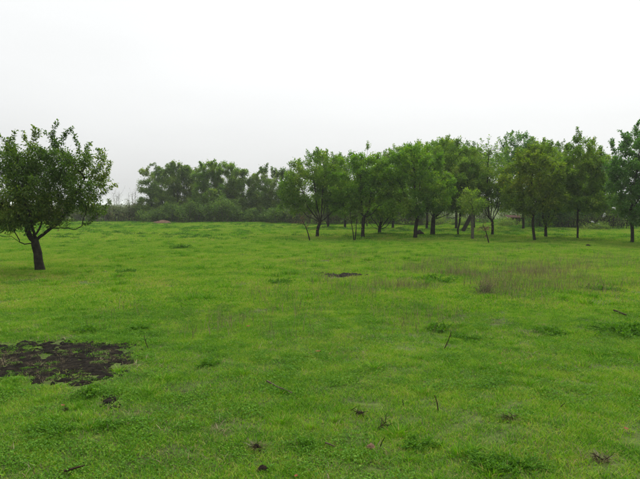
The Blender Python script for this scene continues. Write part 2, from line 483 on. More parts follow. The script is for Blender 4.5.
def spread(density, y0, y1, pad=1.6, spread_=.60):
    """random ground points in the seen wedge, y0..y1 metres ahead, with a margin"""
    hw = y1 * spread_ + pad
    n = R.poisson(density * 2 * hw * (y1 - y0))
    x, y = R.uniform(-hw, hw, n), R.uniform(y0, y1, n)
    k = np.abs(x) < y * spread_ + pad
    return np.stack([x[k], y[k]], -1)

def keep(xy, thin=0.98):
    m = bare_mask(xy[:, 0], xy[:, 1])
    m = np.maximum(m, np.clip((fbm2(xy[:, 0] * 3.4, xy[:, 1] * 3.4, 47, 2) - .7) * 5, -1, -.25))
    return xy[R.uniform(0, 1, len(xy)) > thin * np.clip((m + .35) / .5, 0, 1)]

def patchy(xy, freq, lo, hi, seed):
    v = fbm2(xy[:, 0] * freq, xy[:, 1] * freq, seed, 2)
    return xy[R.uniform(0, 1, len(xy)) < np.clip((v - lo) / (hi - lo), 0, 1)]

Y1, Y2, Y3 = 9.5, 27.0, 62.0
turf_sets = [
    (keep(spread(100, 1.6, Y1)), near_turf, (.8, 1.25), 0),
    (patchy(keep(spread(9, 1.6, Y1)), 1.1, .42, .75, 61), near_tuss, (.7, 1.3), 0),
    (keep(spread(20, Y1 - .4, Y2)), mid_turf, (.85, 1.2), 0),
    (patchy(keep(spread(4.5, Y1, Y2)), 1.1, .44, .75, 62), mid_tuss, (.5, 1.2), 0),
    (spread(5, Y2 - .8, Y3, 5), far_turf, (.85, 1.2), 0),
    (patchy(spread(1.6, Y2, Y3, 4), .5, .42, .72, 63), far_tuss, (.5, 1.2), 0)]
scatter_object('grass', 'short bright green grass covering the whole meadow', turf_sets)
bp = spread(120, 4.5, 8.0)
bare_pts = bp[(bare_mask(bp[:, 0], bp[:, 1]) > .1) & (R.uniform(0, 1, len(bp)) < .07 + .28 * (fbm2(bp[:, 0] * 3, bp[:, 1] * 3, 91, 2) > .55))]
herb_sets = [
    (patchy(keep(spread(60, 1.6, Y1)), 1.5, .38, .68, 71), near_herb, (.5, 1.25), 0),
    (bare_pts, near_herb, (.2, .5), .012),
    (patchy(keep(spread(7, Y1, Y2)), 1.3, .5, .75, 72), mid_herb, (.25, .75), 0),
    (patchy(spread(3.0, Y2, Y3, 4), .5, .48, .72, 73), far_herb, (.3, .85), 0)]
scatter_object('low_weeds', 'low broad-leaved weeds dotted darker green through the grass', herb_sets)
dxy = keep(spread(26, 7, 30))
dpx, dpy = to_px(dxy[:, 0], dxy[:, 1])
belt = np.exp(-(((dpx - 500) / 130) ** 2 + ((dpy - 282) / 17) ** 2)) + .3 * np.exp(-(((dpx - 290) / 140) ** 2 + ((dpy - 318) / 16) ** 2)) + .5 * np.exp(-(((dpx - 400) / 60) ** 2 + ((dpy - 290) / 10) ** 2))
bk = R.uniform(0, 1, len(dxy)) < belt * (fbm2(dxy[:, 0] * .8, dxy[:, 1] * .8, 81) > .43) * .8
mxy = keep(spread(4.0, 2.5, 34))
mpx, mpy = to_px(mxy[:, 0], mxy[:, 1])
mk = R.uniform(0, 1, len(mxy)) < (.42 + .75 * np.exp(-(((mpx - 480) / 190) ** 2 + ((mpy - 284) / 22) ** 2))) * (.3 + 1.1 * (fbm2(mxy[:, 0] * .9, mxy[:, 1] * .9, 83) > .47))
scatter_object('dry_stalks', 'thin brown dried stalks standing in the middle of the meadow', [(dxy[bk], dry_stem, (.6, 1.15), 0), (mxy[mk], dry_mat_, (.35, .9), 0), (bare_pts[::2], dry_mat_, (.2, .5), .012)])

# ------------------------------------------------------------------ trees
def resample(P, step):
    P = np.asarray(P, float)
    seg = np.linalg.norm(np.diff(P, axis=0), axis=1); c = np.concatenate([[0], np.cumsum(seg)])
    n = max(2, int(round(c[-1] / step)) + 1)
    s = np.linspace(0, c[-1], n)
    return np.stack([np.interp(s, c, P[:, k]) for k in range(3)], -1)

class Skel:
    def __init__(self): self.P, self.par = [], []
    def add_line(self, pts, step, wob=0.0, attach=True):
        pts = resample(pts, step)
        if wob:
            w = np.cumsum(R.normal(0, wob, (len(pts), 3)), 0); w -= np.linspace(0, 1, len(pts))[:, None] * w[-1]
            pts = pts + w
        if not self.P or not attach:
            self.P.append(pts[0]); self.par.append(-1); last = len(self.P) - 1
        else:
            d = np.linalg.norm(np.asarray(self.P) - pts[0], axis=1); last = int(d.argmin())
        for p in pts[1:]:
            self.P.append(p); self.par.append(last); last = len(self.P) - 1
        return last
    def colonize(self, A, step, di, dk, it=90, up=.08, frm=0):
        A = np.asarray(A)
        alive = np.ones(len(A), bool)
        P = np.asarray(self.P)
        best = np.full(len(A), 1e9); idx = np.zeros(len(A), int)
        def upd(new, off):
            D = np.linalg.norm(A[:, None] - new[None], axis=2)
            k = D.argmin(1); d = D[np.arange(len(A)), k]
            m = d < best; best[m] = d[m]; idx[m] = k[m] + off
        upd(P[frm:], frm)
        for _ in range(it):
            alive &= best > dk
            m = alive & (best < di)
            if not m.any(): break
            who = idx[m]
            d = unit(A[m] - np.asarray(self.P)[who])
            u, inv = np.unique(who, return_inverse=True)
            S = np.zeros((len(u), 3)); np.add.at(S, inv, d)
            S = unit(unit(S) + R.normal(0, .22, S.shape) + (0, 0, up))
            Pn = np.asarray(self.P)
            new = Pn[u] + S * step
            off = len(self.P)
            ok = np.ones(len(u), bool)
            dn = np.linalg.norm(new[:, None] - Pn[None, max(0, off - 4000):], axis=2).min(1)
            ok = dn > step * .35
            if not ok.any(): break
            for p, q in zip(new[ok], u[ok]):
                self.P.append(p); self.par.append(int(q))
            upd(new[ok], off)
    def radii(self, r_tip, r_base):
        n = len(self.P); kids = [[] for _ in range(n)]
        for k, p in enumerate(self.par):
            if p >= 0: kids[p].append(k)
        tips = np.zeros(n)
        order = list(range(n))
        for k in reversed(order):
            if not kids[k]: tips[k] = 1
            if self.par[k] >= 0: tips[self.par[k]] += tips[k]
        tot = tips[0]
        e = math.log(max(tot, 3)) / math.log(max(r_base / r_tip, 1.6))
        r = r_tip * tips ** (1 / max(e, .9))
        self.kids, self.tips, self.r = kids, tips, r
        return r
    def wood(self, acc, flare=1.5, keep_above=0.0, sides=None):
        P = np.asarray(self.P); r = self.r
        stack = [(k, -1) for k, p in enumerate(self.par) if p < 0]
        while stack:
            s, par = stack.pop()
            ch = [s]
            if par >= 0: ch = [par, s]
            cur = s
            while self.kids[cur]:
                ks = sorted(self.kids[cur], key=lambda q: -r[q])
                for q in ks[1:]: stack.append((q, cur))
                cur = ks[0]; ch.append(cur)
            rr = r[ch].copy()
            if par >= 0: rr[0] = min(rr[0], rr[1] * 1.25)
            if len(rr) > 2: rr[1:-1] = (rr[:-2] + 2 * rr[1:-1] + rr[2:]) / 4
            if par < 0 and flare > 1:
                h = np.linalg.norm(P[ch] - P[ch[0]], axis=1)
                rr *= 1 + (flare - 1) * np.exp(-h / (1.7 * rr[0]))
            big = rr.max()
            if big < keep_above: continue
            sd = 10 if big > .05 else 6 if big > .018 else 4 if big > .008 else 3
            tube(acc, P[ch], rr, sd, R.uniform(.3, .7), cap=big > .02)

def lobe_points(lobes, n, s, bx, by, clump, seed, shell=.35):
    """attraction points in metres inside lobes given in photo pixels, thinned by noise so the crown has gaps"""
    vol = np.array([l[2] * l[3] * l[5] for l in lobes]); vol = vol / vol.sum()
    out = []
    for l, v in zip(lobes, vol):
        k = int(n * v * 1.5) + 6
        d = unit(R.normal(0, 1, (k, 3))); rr = R.uniform(0, 1, k) ** shell
        d = d * rr[:, None]
        q = np.stack([l[0] + d[:, 0] * l[2], l[4] + d[:, 1] * l[5], l[1] - d[:, 2] * l[3]], -1)
        out.append(q)
    q = np.concatenate(out)
    p = np.stack([(q[:, 0] - bx) * s, q[:, 1] * s, (by - q[:, 2]) * s], -1)
    nz = .65 * noise3(p / clump + 50, seed) + .35 * noise3(p / (clump * .45) + 50, seed + 5)
    o = np.argsort(-(nz + R.uniform(-.12, .12, len(nz))))
    return p[o[:n]]

LEAF_MULT = 2.8
def tree(name, label, base, lobes, mat, cat='tree', group=None, trunk=None, limbs=(), shoots=(), r_px=4.0, fork=None, n_attr=420, n_leaf=9000,
         leaf=(.065, .115), bark='bark', fine=False, dist=None, tone=(.5, .14), bare=(), clump=.55, seed=1, droop=.15, step=None, twig=.0035, auto=True, grow=1.3, squeeze=.8):
    bx, by = base
    g0 = ground(bx, by)
    if dist: g0 = Vector(((bx - 320) / FPX * dist, dist, float(height((bx - 320) / FPX * dist, dist))))
    s = mpp(g0.y)
    if dist: by = to_px(np.array(g0.x), np.array(g0.y))[1]
    L3 = []
    if grow != 1: lobes = [(l[0], l[1] + (2 if l[1] > 190 else 0), l[2] * grow * 1.1, l[3] * grow) + tuple(l[4:]) for l in lobes]
    for l in lobes:
        dep = l[4] if len(l) > 4 else R.uniform(-.45, .45) * l[2]
        L3.append((l[0], l[1], l[2], l[3], dep, l[5] if len(l) > 5 else l[2] * squeeze))
    def loc(p): return np.array([(p[0] - bx) * s, (p[2] if len(p) > 2 else 0) * s, (by - p[1]) * s])
    step = step or max(.09, s * 2.6)
    sk = Skel()
    fork = fork or (bx, by - 20)
    tr = trunk or [(bx, by), ((bx * 2 + fork[0]) / 3 + R.uniform(-.6, .6), by + (fork[1] - by) * .45), fork]
    tp = [loc(p) for p in tr]; tp[0][2] = -.08
    sk.add_line(tp, step, .006)
    n0 = max(0, len(sk.P) - 1)
    for lm in limbs: sk.add_line([loc(p) for p in lm], step, .012)
    if auto:
        f3 = loc(tr[-1])
        for l in L3:
            c = loc((l[0], l[1], l[4]))
            c = f3 + (c - f3) * R.uniform(.75, .95)
            md = f3 * .5 + c * .5 + np.array([(c[0] - f3[0]) * .12, (c[1] - f3[1]) * .12, -.08 * np.linalg.norm(c - f3)])
            sk.add_line([f3, md, c], step, .015)
    A = lobe_points(L3, n_attr, s, bx, by, clump, seed)
    A = A[A[:, 2] > .12]
    sk.colonize(A, step, 1.4 + 8 * step, step * 1.25, frm=n0 // 2)
    nshoot0 = len(sk.P)
    if auto:
        ty = min(l[1] - l[3] for l in L3); xa, xb = min(l[0] - l[2] for l in L3), max(l[0] + l[2] for l in L3)
        shoots = list(shoots) + [(xa + (xb - xa) * u, ty + R.uniform(0, 7) + 34 * (u - .5) ** 2 * (xb - xa) / 60) for u in R.uniform(.15, .85, 3)]
    for sh in shoots:
        tp_ = loc(sh[:2] + ((sh[2],) if len(sh) > 2 else (R.uniform(-8, 8),)))
        P = np.asarray(sk.P[n0:])
        d = np.linalg.norm((P - tp_) * (1.6, 1, 1), axis=1) + 5 * np.maximum(0, P[:, 2] - tp_[2] + .25)
        q = P[d.argmin()]
        md = (q + tp_) / 2 + R.normal(0, .03, 3)
        sk.add_line([q, md, tp_], step, .006)
    r = sk.radii(twig, r_px * s / 2 * .7)
    root = bpy.data.objects.new(name, None); COL.objects.link(root)
    root.location = g0; root.empty_display_size = .3
    tag(root, label, cat, group)
    a = Acc(); sk.wood(a)
    link('trunk', a.mesh('trunk', M[bark]), root)
    # leaves on the twigs
    P = np.asarray(sk.P); par = np.asarray(sk.par)
    cand = np.where((sk.tips <= 3) & (np.arange(len(P)) > n0) & (P[:, 2] > .3 * 0 + .1))[0]
    wt = np.where(sk.tips[cand] == 1, 1.6, 1.0)
    wt = wt * np.where(cand >= nshoot0, .55, 1.0)
    for cx, cy_, rx, ry, kp in bare:
        q = P[cand]; ppx = bx + q[:, 0] / s; ppy = by - q[:, 2] / s
        wt = wt * np.where(((ppx - cx) / rx) ** 2 + ((ppy - cy_) / ry) ** 2 < 1, kp, 1.0)
    n_leaf = int(n_leaf * LEAF_MULT)
    if n_leaf:
        k = R.choice(cand, n_leaf, p=wt / wt.sum())
        p1, p0 = P[k], P[par[k]]
        u = R.uniform(0, 1.25, n_leaf)[:, None]
        bd = unit(p1 - p0)
        off = R.normal(0, 1, (n_leaf, 3)); off = unit(off - bd * (off * bd).sum(1, keepdims=True))
        spreadr = step * .8 * np.abs(R.normal(0, 1, n_leaf))[:, None]
        Q = p0 + (p1 - p0) * u + off * spreadr * np.where(k >= nshoot0, .25, 1.0)[:, None]
        D = unit(bd * .6 + off * .9 + R.normal(0, .35, (n_leaf, 3)) + (0, 0, -droop))
        N = unit(np.stack([R.normal(0, .6, n_leaf), R.normal(0, .6, n_leaf), np.ones(n_leaf)], -1))
        Lf = R.uniform(leaf[0], leaf[1], n_leaf)
        cl = noise3(Q / .8 + 30, seed + 40) - .5
        tn = np.clip(R.normal(tone[0], tone[1], n_leaf) + cl * .62, 0, 1)
        V, F, T = leaves(Q, D, N, Lf, Lf * R.uniform(.42, .6, n_leaf), tn, fine=fine)
        link('crown', mesh_np('crown', V, F, M[mat], T), root)
    return root

# the near fruit tree
tree('fruit_tree', 'nearest and largest tree, a spreading dark fruit tree alone beside the meadow edge', (40, 271),
     [(45, 185, 50, 36, 0, 46), (-8, 188, 46, 40, 6, 44), (84, 183, 28, 30, -6, 30), (20, 160, 38, 20, 4, 34), (64, 160, 30, 20, -4, 28),
      (96, 205, 14, 15, 4, 18), (50, 208, 36, 12, 10, 34), (0, 217, 38, 14, 6, 34), (30, 195, 42, 30, -26, 22), (-40, 200, 26, 30, 0, 30), (98, 165, 18, 18, 0, 20), (18, 222, 20, 7, -14, 18)],
     'apple', trunk=[(40.5, 271), (39.5, 262), (38, 252), (36, 243), (35.5, 240)],
     limbs=[[(35.5, 241), (44, 234.5, -1), (52, 229.5, -3), (62, 228, -5), (72, 228.5, -8), (80, 229.5, -9), (88, 225.5, -12)],
            [(50, 230, -3), (58, 222, 2), (66, 209, 6), (74, 194, 8), (84, 178, 8)],
            [(35.5, 241), (30, 234, 2), (26, 224, 5), (23, 208, 8), (18, 190, 8)],
            [(28, 229, 4), (38, 214, 12), (45, 196, 16), (54, 172, 12)],
            [(26, 224, 5), (12, 207, -4), (-8, 196, -6), (-30, 190, -4)],
            [(35.5, 244), (31, 245, -4), (25, 243, -7), (19, 237.5, -9), (13, 237, -10), (5, 235, -12), (-6, 236, -13)],
            [(25, 243, -7), (22, 234, -9), (18, 224, -12), (13, 212, -16)],
            [(36, 240), (40, 226, -12), (42, 210, -22), (38, 194, -28)],
            [(34, 238, 2), (36, 226, 16), (30, 208, 28), (24, 190, 30)]],
     shoots=[(64, 123), (68, 131), (74, 128), (41, 129), (44, 131), (18, 131), (30, 134), (52, 134), (93, 144), (99, 148), (108, 156), (114, 162), (118, 184), (110, 200), (2, 135), (-14, 138), (104, 212), (80, 136), (10, 138)],
     r_px=11.5, n_attr=1300, n_leaf=18500, leaf=(.04, .074), fine=True, clump=.5, seed=3, auto=False, step=.1, tone=(.5, .16), twig=.0028, grow=1.0)

# the orchard rows: spec per tree
OG = 'orchard trees across the meadow'
tree('orchard_tree', 'open-crowned orchard tree forking low, first full tree of the orchard row from the hedge side', (317, 237),
     [(300, 185, 19, 15), (312, 168, 18, 15), (326, 163, 13, 10), (330, 185, 18, 16), (292, 200, 12, 12), (316, 198, 18, 12), (340, 196, 12, 10)],
     'mid', group=OG, trunk=[(317, 237), (317.5, 229), (320, 222)],
     limbs=[[(320, 222), (327, 216), (335, 209), (341, 200)], [(320, 222), (316, 213), (310, 202), (303, 192)], [(317, 215), (316, 200), (318, 180)]],
     shoots=[(315, 153), (324, 152), (300, 160), (332, 153)], r_px=4.6, n_attr=520, n_leaf=9500, seed=11, clump=.6)
tree('orchard_tree', 'straight-trunked bright green orchard tree just in front of the low multi-stemmed one', (363, 238),
     [(352, 190, 18, 18), (372, 185, 20, 18), (360, 170, 20, 14), (345, 175, 14, 12), (383, 200, 14, 14), (348, 208, 13, 9), (368, 208, 16, 8)],
     'fresh', group=OG, fork=(363.5, 217), shoots=[(352, 158), (372, 158)], r_px=5.0, n_attr=520, n_leaf=10000, seed=12)
tree('orchard_tree', 'low multi-stemmed orchard tree with curved stems opening like a bowl', (379, 234.5),
     [(366, 198, 12, 18), (380, 188, 18, 20), (396, 198, 13, 18), (386, 206, 14, 12)],
     'fresh', group=OG, trunk=[(379.5, 234.5), (379.5, 229)],
     limbs=[[(379.5, 230), (372, 227), (368, 221), (366, 210)], [(379.5, 230), (378, 218), (376, 205)], [(379.5, 230), (387, 226), (392, 219), (396, 206)], [(379.5, 230), (383, 222, 4), (384, 208, 8)]],
     r_px=4.6, n_attr=420, n_leaf=7000, seed=13)
tree('orchard_tree', 'orchard tree with sturdy Y-shaped trunk and broad dense green crown', (415, 239),
     [(398, 180, 20, 20), (420, 172, 22, 20), (436, 188, 16, 17), (404, 200, 18, 12), (425, 202, 18, 9), (412, 160, 16, 12)],
     'fresh', group=OG, trunk=[(415, 239), (415.5, 230), (417, 219)],
     limbs=[[(417, 219), (412, 212), (405, 205), (396, 198)], [(417, 219), (423, 212), (428, 203), (434, 192)], [(413, 213), (414, 200, 4), (416, 180, 6)]],
     shoots=[(408, 146), (415, 150), (400, 152)], r_px=5.2, n_attr=560, n_leaf=11000, seed=14)
tree('orchard_tree', 'tall orchard tree with thick black trunk and high rounded crown', (432, 235.5),
     [(432, 172, 18, 20), (450, 160, 22, 18), (462, 178, 18, 18), (445, 192, 20, 14), (436, 150, 14, 10), (468, 196, 12, 12)],
     'mid', group=OG, trunk=[(432.5, 235.5), (432.5, 228), (433, 219)],
     limbs=[[(433, 219), (437, 213), (440, 205), (446, 190)], [(433, 219), (430, 210), (428, 198), (427, 182)]],
     shoots=[(440, 138), (447, 136), (455, 140), (462, 147)], r_px=6.2, n_attr=560, n_leaf=11000, seed=15)
tree('orchard_tree', 'slim orchard tree with thin bent dark trunk beside the leaning plank', (458.5, 236.5),
     [(456, 190, 13, 16), (466, 180, 14, 15), (462, 203, 12, 8)], 'mid', group=OG, trunk=[(458.5, 236.5), (457.6, 230), (459.5, 222), (460, 212)],
     r_px=2.6, n_attr=300, n_leaf=5000, seed=16)
tree('orchard_tree', 'short orchard tree with pale mossy trunk and sparse yellow-green leaves', (472.5, 240.5),
     [(472, 207, 9, 8), (466, 205, 7, 6), (478, 202, 9, 8), (471, 196, 10, 8)], 'mid', group=OG, bark='pale_bark', fork=(472, 214), r_px=4.2, n_attr=200, n_leaf=1100, seed=17, leaf=(.05, .08))
tree('orchard_tree', 'sparse thin-leaved orchard tree with bare grey branches showing against the sky', (492, 236.5),
     [(482, 185, 15, 20), (498, 180, 16, 20), (490, 160, 16, 14), (504, 196, 12, 12), (480, 202, 10, 9)], 'mid', group=OG,
     trunk=[(492, 236.5), (492.5, 230), (492, 222)],
     limbs=[[(492, 222), (487, 216), (482, 205), (478, 190)], [(492, 222), (496, 214), (499, 200), (500, 180)], [(489, 218), (488, 200), (486, 178), (488, 155)]],
     shoots=[(481, 140), (488, 138), (497, 142), (503, 146), (476, 146), (492, 146)], bare=[(490, 152, 26, 18, .28)], r_px=3.6, n_attr=480, n_leaf=6500, seed=18)
tree('orchard_tree', 'yellowing orchard tree with leaning trunk nearest the bent double-stemmed tree', (534.5, 241),
     [(520, 185, 16, 16), (536, 175, 17, 18), (545, 190, 14, 16), (526, 202, 15, 9), (530, 160, 13, 11)], 'yellow', group=OG,
     trunk=[(535, 241), (533, 232), (532, 222), (533, 214)], limbs=[[(532, 220), (527, 214), (521, 210), (514, 206)], [(533, 214), (531, 200), (528, 185)]],
     shoots=[(527, 146), (538, 150)], r_px=3.8, n_attr=460, n_leaf=8000, tone=(.4, .16), seed=19)
tree('orchard_tree', 'bent double-stemmed orchard tree in front of the dark thicket', (545.5, 238),
     [(548, 178, 18, 18), (560, 195, 14, 14), (545, 200, 14, 11), (540, 158, 15, 14), (556, 162, 12, 12)], 'mid', group=OG,
     trunk=[(546, 238), (545.5, 232), (545.5, 228)], limbs=[[(545.5, 228), (549, 224), (553, 216), (555, 202)], [(545.5, 228), (542, 220), (542, 208), (540, 190)]],
     shoots=[(533, 138), (540, 141), (548, 142)], r_px=4.0, n_attr=480, n_leaf=9000, seed=20)
tree('orchard_tree', 'tall slender orchard tree with thin straight trunk and ragged upright shoots on top', (577.5, 239.5),
     [(572, 180, 16, 20), (588, 182, 17, 20), (578, 158, 15, 16), (594, 165, 11, 13), (580, 202, 20, 9), (602, 195, 11, 14)], 'mid', group=OG, fork=(577, 212),
     shoots=[(574, 129), (570, 138), (578, 133), (588, 140), (596, 148), (565, 146), (583, 146)], r_px=2.8, n_attr=520, n_leaf=10000, seed=21)
tree('orchard_tree', 'deep green tree at the picture edge, last and nearest of the orchard row', (632, 243),
     [(628, 170, 20, 24), (648, 165, 24, 30), (622, 195, 17, 18), (640, 200, 26, 18), (636, 145, 14, 14), (665, 185, 18, 30), (612, 172, 9, 12)], 'deep', group=OG,
     fork=(630, 214), shoots=[(619, 130), (621, 134), (612, 140), (631, 128), (636, 124), (640, 120), (606, 142), (650, 122)], r_px=4.6, n_attr=700, n_leaf=14000, seed=22, tone=(.45, .15))
# second orchard row, seen between the crowns of the first
SG = 'second row of orchard trees'
second = [((328, 41), [(322, 172, 13, 13), (332, 182, 13, 15), (327, 198, 13, 12)], 'hedge', 'back-row tree glimpsed through the open first orchard crown', [(325, 156)]),
          ((456, 39), [(450, 158, 14, 14), (462, 166, 14, 15), (456, 188, 14, 14)], 'mid', 'back-row tree behind the tall rounded crown and the slim bent trunk', [(452, 141), (460, 145)]),
          ((540, 40), [(534, 158, 13, 13), (546, 166, 14, 15), (540, 190, 14, 14)], 'mid', 'back-row tree between the yellowing tree and the bent double-stemmed one', [(536, 142), (546, 144)]),
          ((586, 41), [(580, 164, 13, 14), (590, 172, 13, 16), (585, 194, 14, 13)], 'hedge', 'back-row tree right behind the ragged upright shoots', [(584, 146)]),
          ((345, 40), [(338, 172, 14, 14), (350, 180, 14, 16), (345, 196, 14, 14)], 'mid', 'back-row tree showing between the first two orchard crowns', [(340, 154), (348, 157)]),
          ((393, 40), [(388, 166, 16, 14), (402, 162, 15, 14), (396, 185, 16, 16)], 'mid', 'back-row tree rising behind the bowl-shaped multi-stemmed tree', [(388, 150), (402, 147), (411, 143)]),
          ((427, 38), [(424, 160, 16, 15), (440, 156, 15, 14), (430, 182, 16, 16)], 'mid', 'back-row tree with trunk close behind the thick black trunk', [(430, 142), (445, 138)]),
          ((474, 40), [(468, 164, 15, 14), (478, 172, 14, 16), (472, 190, 14, 14)], 'hedge', 'greyish back-row tree behind the thin bent trunk', [(466, 148), (474, 147)]),
          ((523, 37), [(513, 152, 14, 14), (520, 164, 15, 16), (504, 166, 12, 14), (518, 188, 16, 14)], 'deep', 'dark bluish back-row tree poking up beside the bare grey branches', [(509, 135), (513, 132), (519, 136), (526, 141)]),
          ((562, 41), [(556, 160, 13, 14), (566, 176, 15, 18), (560, 198, 15, 13)], 'hedge', 'back-row tree behind the tall slender orchard tree', [(556, 143), (565, 141)]),
          ((604, 40), [(596, 174, 14, 17), (610, 178, 15, 17), (604, 202, 16, 11), (603, 166, 12, 11)], 'mid', 'back-row tree filling the gap before the deep green edge tree', [(596, 151), (604, 157)])]
for k, ((bx, dd), lb, mt, lab, sh) in enumerate(second):
    tree('orchard_tree', lab, (bx, 230), lb, mt, group=SG, dist=dd, fork=(bx, 212), r_px=3.4, n_attr=340, n_leaf=6500, leaf=(.08, .13), seed=40 + k, shoots=sh, step=.14)
tree('poplar_sapling', 'narrow upright sapling spire rising above the orchard crowns', (367, 228),
     [(367, 160, 3, 8, 0, 3), (366.5, 150, 2.4, 6, 0, 2.4), (367, 172, 4, 8, 0, 4), (367, 190, 6, 12, 0, 6)], 'mid', dist=42, fork=(367, 165), shoots=[(367, 142), (366, 146)], r_px=1.6, n_attr=140, n_leaf=1300, seed=60, auto=False, step=.14, leaf=(.06, .1))

# far hedge of tall bushy trees
FG = 'tall bushy trees of the far hedge'
hedge = [(153, 56, [(150, 190, 9, 14), (154, 205, 13, 14), (148, 178, 5, 8)], 'thin-topped bushy tree beginning the far hedge beyond the low brambles', [(144, 170), (151, 164), (154, 163), (141, 171)], 4200, 'hedge'),
         (165, 58, [(163, 188, 11, 14), (168, 206, 12, 14), (160, 176, 7, 7)], 'second bushy tree of the far hedge behind the reddish soil heap', [(160, 169), (166, 172)], 5200, 'hedge'),
         (178, 55, [(177, 182, 12, 14), (181, 203, 14, 16), (172, 172, 7, 7)], 'bushy hedge tree with ragged top above the reddish soil heap', [(170, 163), (175, 162), (178, 163), (182, 166)], 6800, 'hedge'),
         (195, 57, [(194, 183, 12, 14), (197, 204, 14, 16), (192, 172, 7, 6)], 'fourth bushy tree of the far hedge with flattish top', [(188, 168), (196, 168)], 6800, 'hedge'),
         (211, 54, [(209, 180, 13, 14), (213, 202, 15, 17), (205, 170, 8, 6)], 'tallest and lightest green bushy tree in the middle of the far hedge', [(201, 163), (206, 165), (215, 163), (218, 164)], 8000, 'mid'),
         (228, 55, [(226, 181, 12, 13), (230, 203, 14, 16), (231, 172, 7, 6)], 'bushy hedge tree with twin pointed shoots right after the tallest one', [(224, 166), (231, 165)], 7000, 'mid'),
         (244, 54, [(243, 186, 11, 12), (246, 205, 14, 15)], 'lower cone-topped bushy tree in the dip of the far hedge', [(245, 171), (241, 174), (248, 172)], 6000, 'hedge'),
         (259, 56, [(258, 190, 9, 10), (260, 206, 12, 14)], 'short bushy tree in the notch before the hedge thins out', [(262, 173), (256, 178)], 4600, 'hedge'),
         (271, 53, [(268, 186, 11, 13), (272, 205, 13, 15)], 'grey-green bushy tree with thin bare topmost twigs at the orchard end of the hedge', [(268, 165), (265, 170), (276, 170), (272, 168)], 4600, 'hedge'),
         (288, 52, [(286, 186, 11, 12), (290, 205, 13, 14)], 'last hedge tree half hidden behind the first orchard crown', [(284, 172), (291, 170)], 5000, 'hedge')]
for k, (bx, dd, lb, lab, sh, nl, mt) in enumerate(hedge):
    top = min(q[1] for q in sh)
    lb = lb + [(bx - 5, 213, 11, 9), (bx + 6, 211, 11, 9)]
    sh = sh + [(bx + R.uniform(-13, 13), top + R.uniform(2, 12)) for _ in range(7)]
    tree('hedge_tree', lab, (bx, 222), lb, mt, group=FG, dist=dd, fork=(bx, 217), r_px=2.4, n_attr=400, n_leaf=int(nl * 2.0), leaf=(.09, .155), seed=80 + k, shoots=sh, step=.19, clump=.8, tone=(.5, .16), grow=1.4)

# bramble and thicket bushes along the boundary
def bush(name, label, px, dist, w_px, h_px, mat, n_cane=46, n_leaf=2600, group=None, leaf=(.06, .11), bark='twig', cat='bush', upright=.5, lowleaf=.05, tone=(.5, .18), rc=1.0):
    x0 = (px - 320) / FPX * dist
    s = mpp(dist); w, h = w_px * s, h_px * s
    root = bpy.data.objects.new(name, None); COL.objects.link(root)
    root.location = (x0, dist, float(height(x0, dist))); tag(root, label, cat, group)
    a = Acc(); pts, dirs = [], []
    for k in range(n_cane):
        b = np.array([R.normal(0, .28) * w, R.normal(0, .25) * min(w, 2.2), -.05])
        an = R.uniform(0, 2 * math.pi); out = R.uniform(.1, 1) * (1 - upright) * w * .5 + .15
        hh = h * R.uniform(.55, 1.05) * (1 - .35 * min(1, abs(b[0]) / (w * .5)))
        t = np.linspace(0, 1, 8)
        P = np.stack([b[0] + np.cos(an) * out * t ** 1.5, b[1] + np.sin(an) * out * t ** 1.5, b[2] + hh * (np.sin(t * math.pi * (.5 + .25 * (1 - upright))))], -1)
        P += np.cumsum(R.normal(0, .02 + .01 * h, P.shape), 0) * t[:, None]
        tube(a, P, np.linspace(.016, .004, 8) * rc, 3, R.uniform(.2, .8), cap=False)
        for _ in range(2):
            q = R.integers(2, 7); e = P[q] + R.normal(0, .2, 3) * h * .6 + (0, 0, .12 * h)
            tube(a, np.stack([P[q], (P[q] + e) / 2 + R.normal(0, .03, 3), e]), np.array([.007, .005, .003]) * rc, 3, .5, cap=False)
            pts.append(np.stack([P[q] * (1 - u) + e * u for u in np.linspace(.2, 1, 5)])); dirs.append(np.tile(unit(e - P[q]), (5, 1)))
        tt = np.linspace(lowleaf, 1, 12)
        pts.append(np.stack([np.interp(tt, t, P[:, c]) for c in range(3)], -1)); dirs.append(np.tile(unit(P[-1] - P[0]), (12, 1)))
    link('stems', a.mesh('stems', M[bark]), root)['kind'] = 'stuff'
    if n_leaf:
        P = np.concatenate(pts); D = np.concatenate(dirs)
        k = R.integers(0, len(P), n_leaf)
        Q = P[k] + R.normal(0, .09 + .02 * h, (n_leaf, 3)); Q[:, 2] = np.maximum(Q[:, 2], .03)
        Dn = D[k] * .4 + R.normal(0, .7, (n_leaf, 3)); Nn = np.stack([R.normal(0, .6, n_leaf), R.normal(0, .6, n_leaf) , np.ones(n_leaf)], -1)
        Lf = R.uniform(leaf[0], leaf[1], n_leaf)
        tn = np.clip(R.normal(tone[0], tone[1], n_leaf) + (noise3(Q / .6 + 9, 7) - .5) * .5, 0, 1)
        V, F, T = leaves(Q, Dn, Nn, Lf, Lf * .6, tn)
        link('foliage', mesh_np('foliage', V, F, M[mat], T), root)
    return root

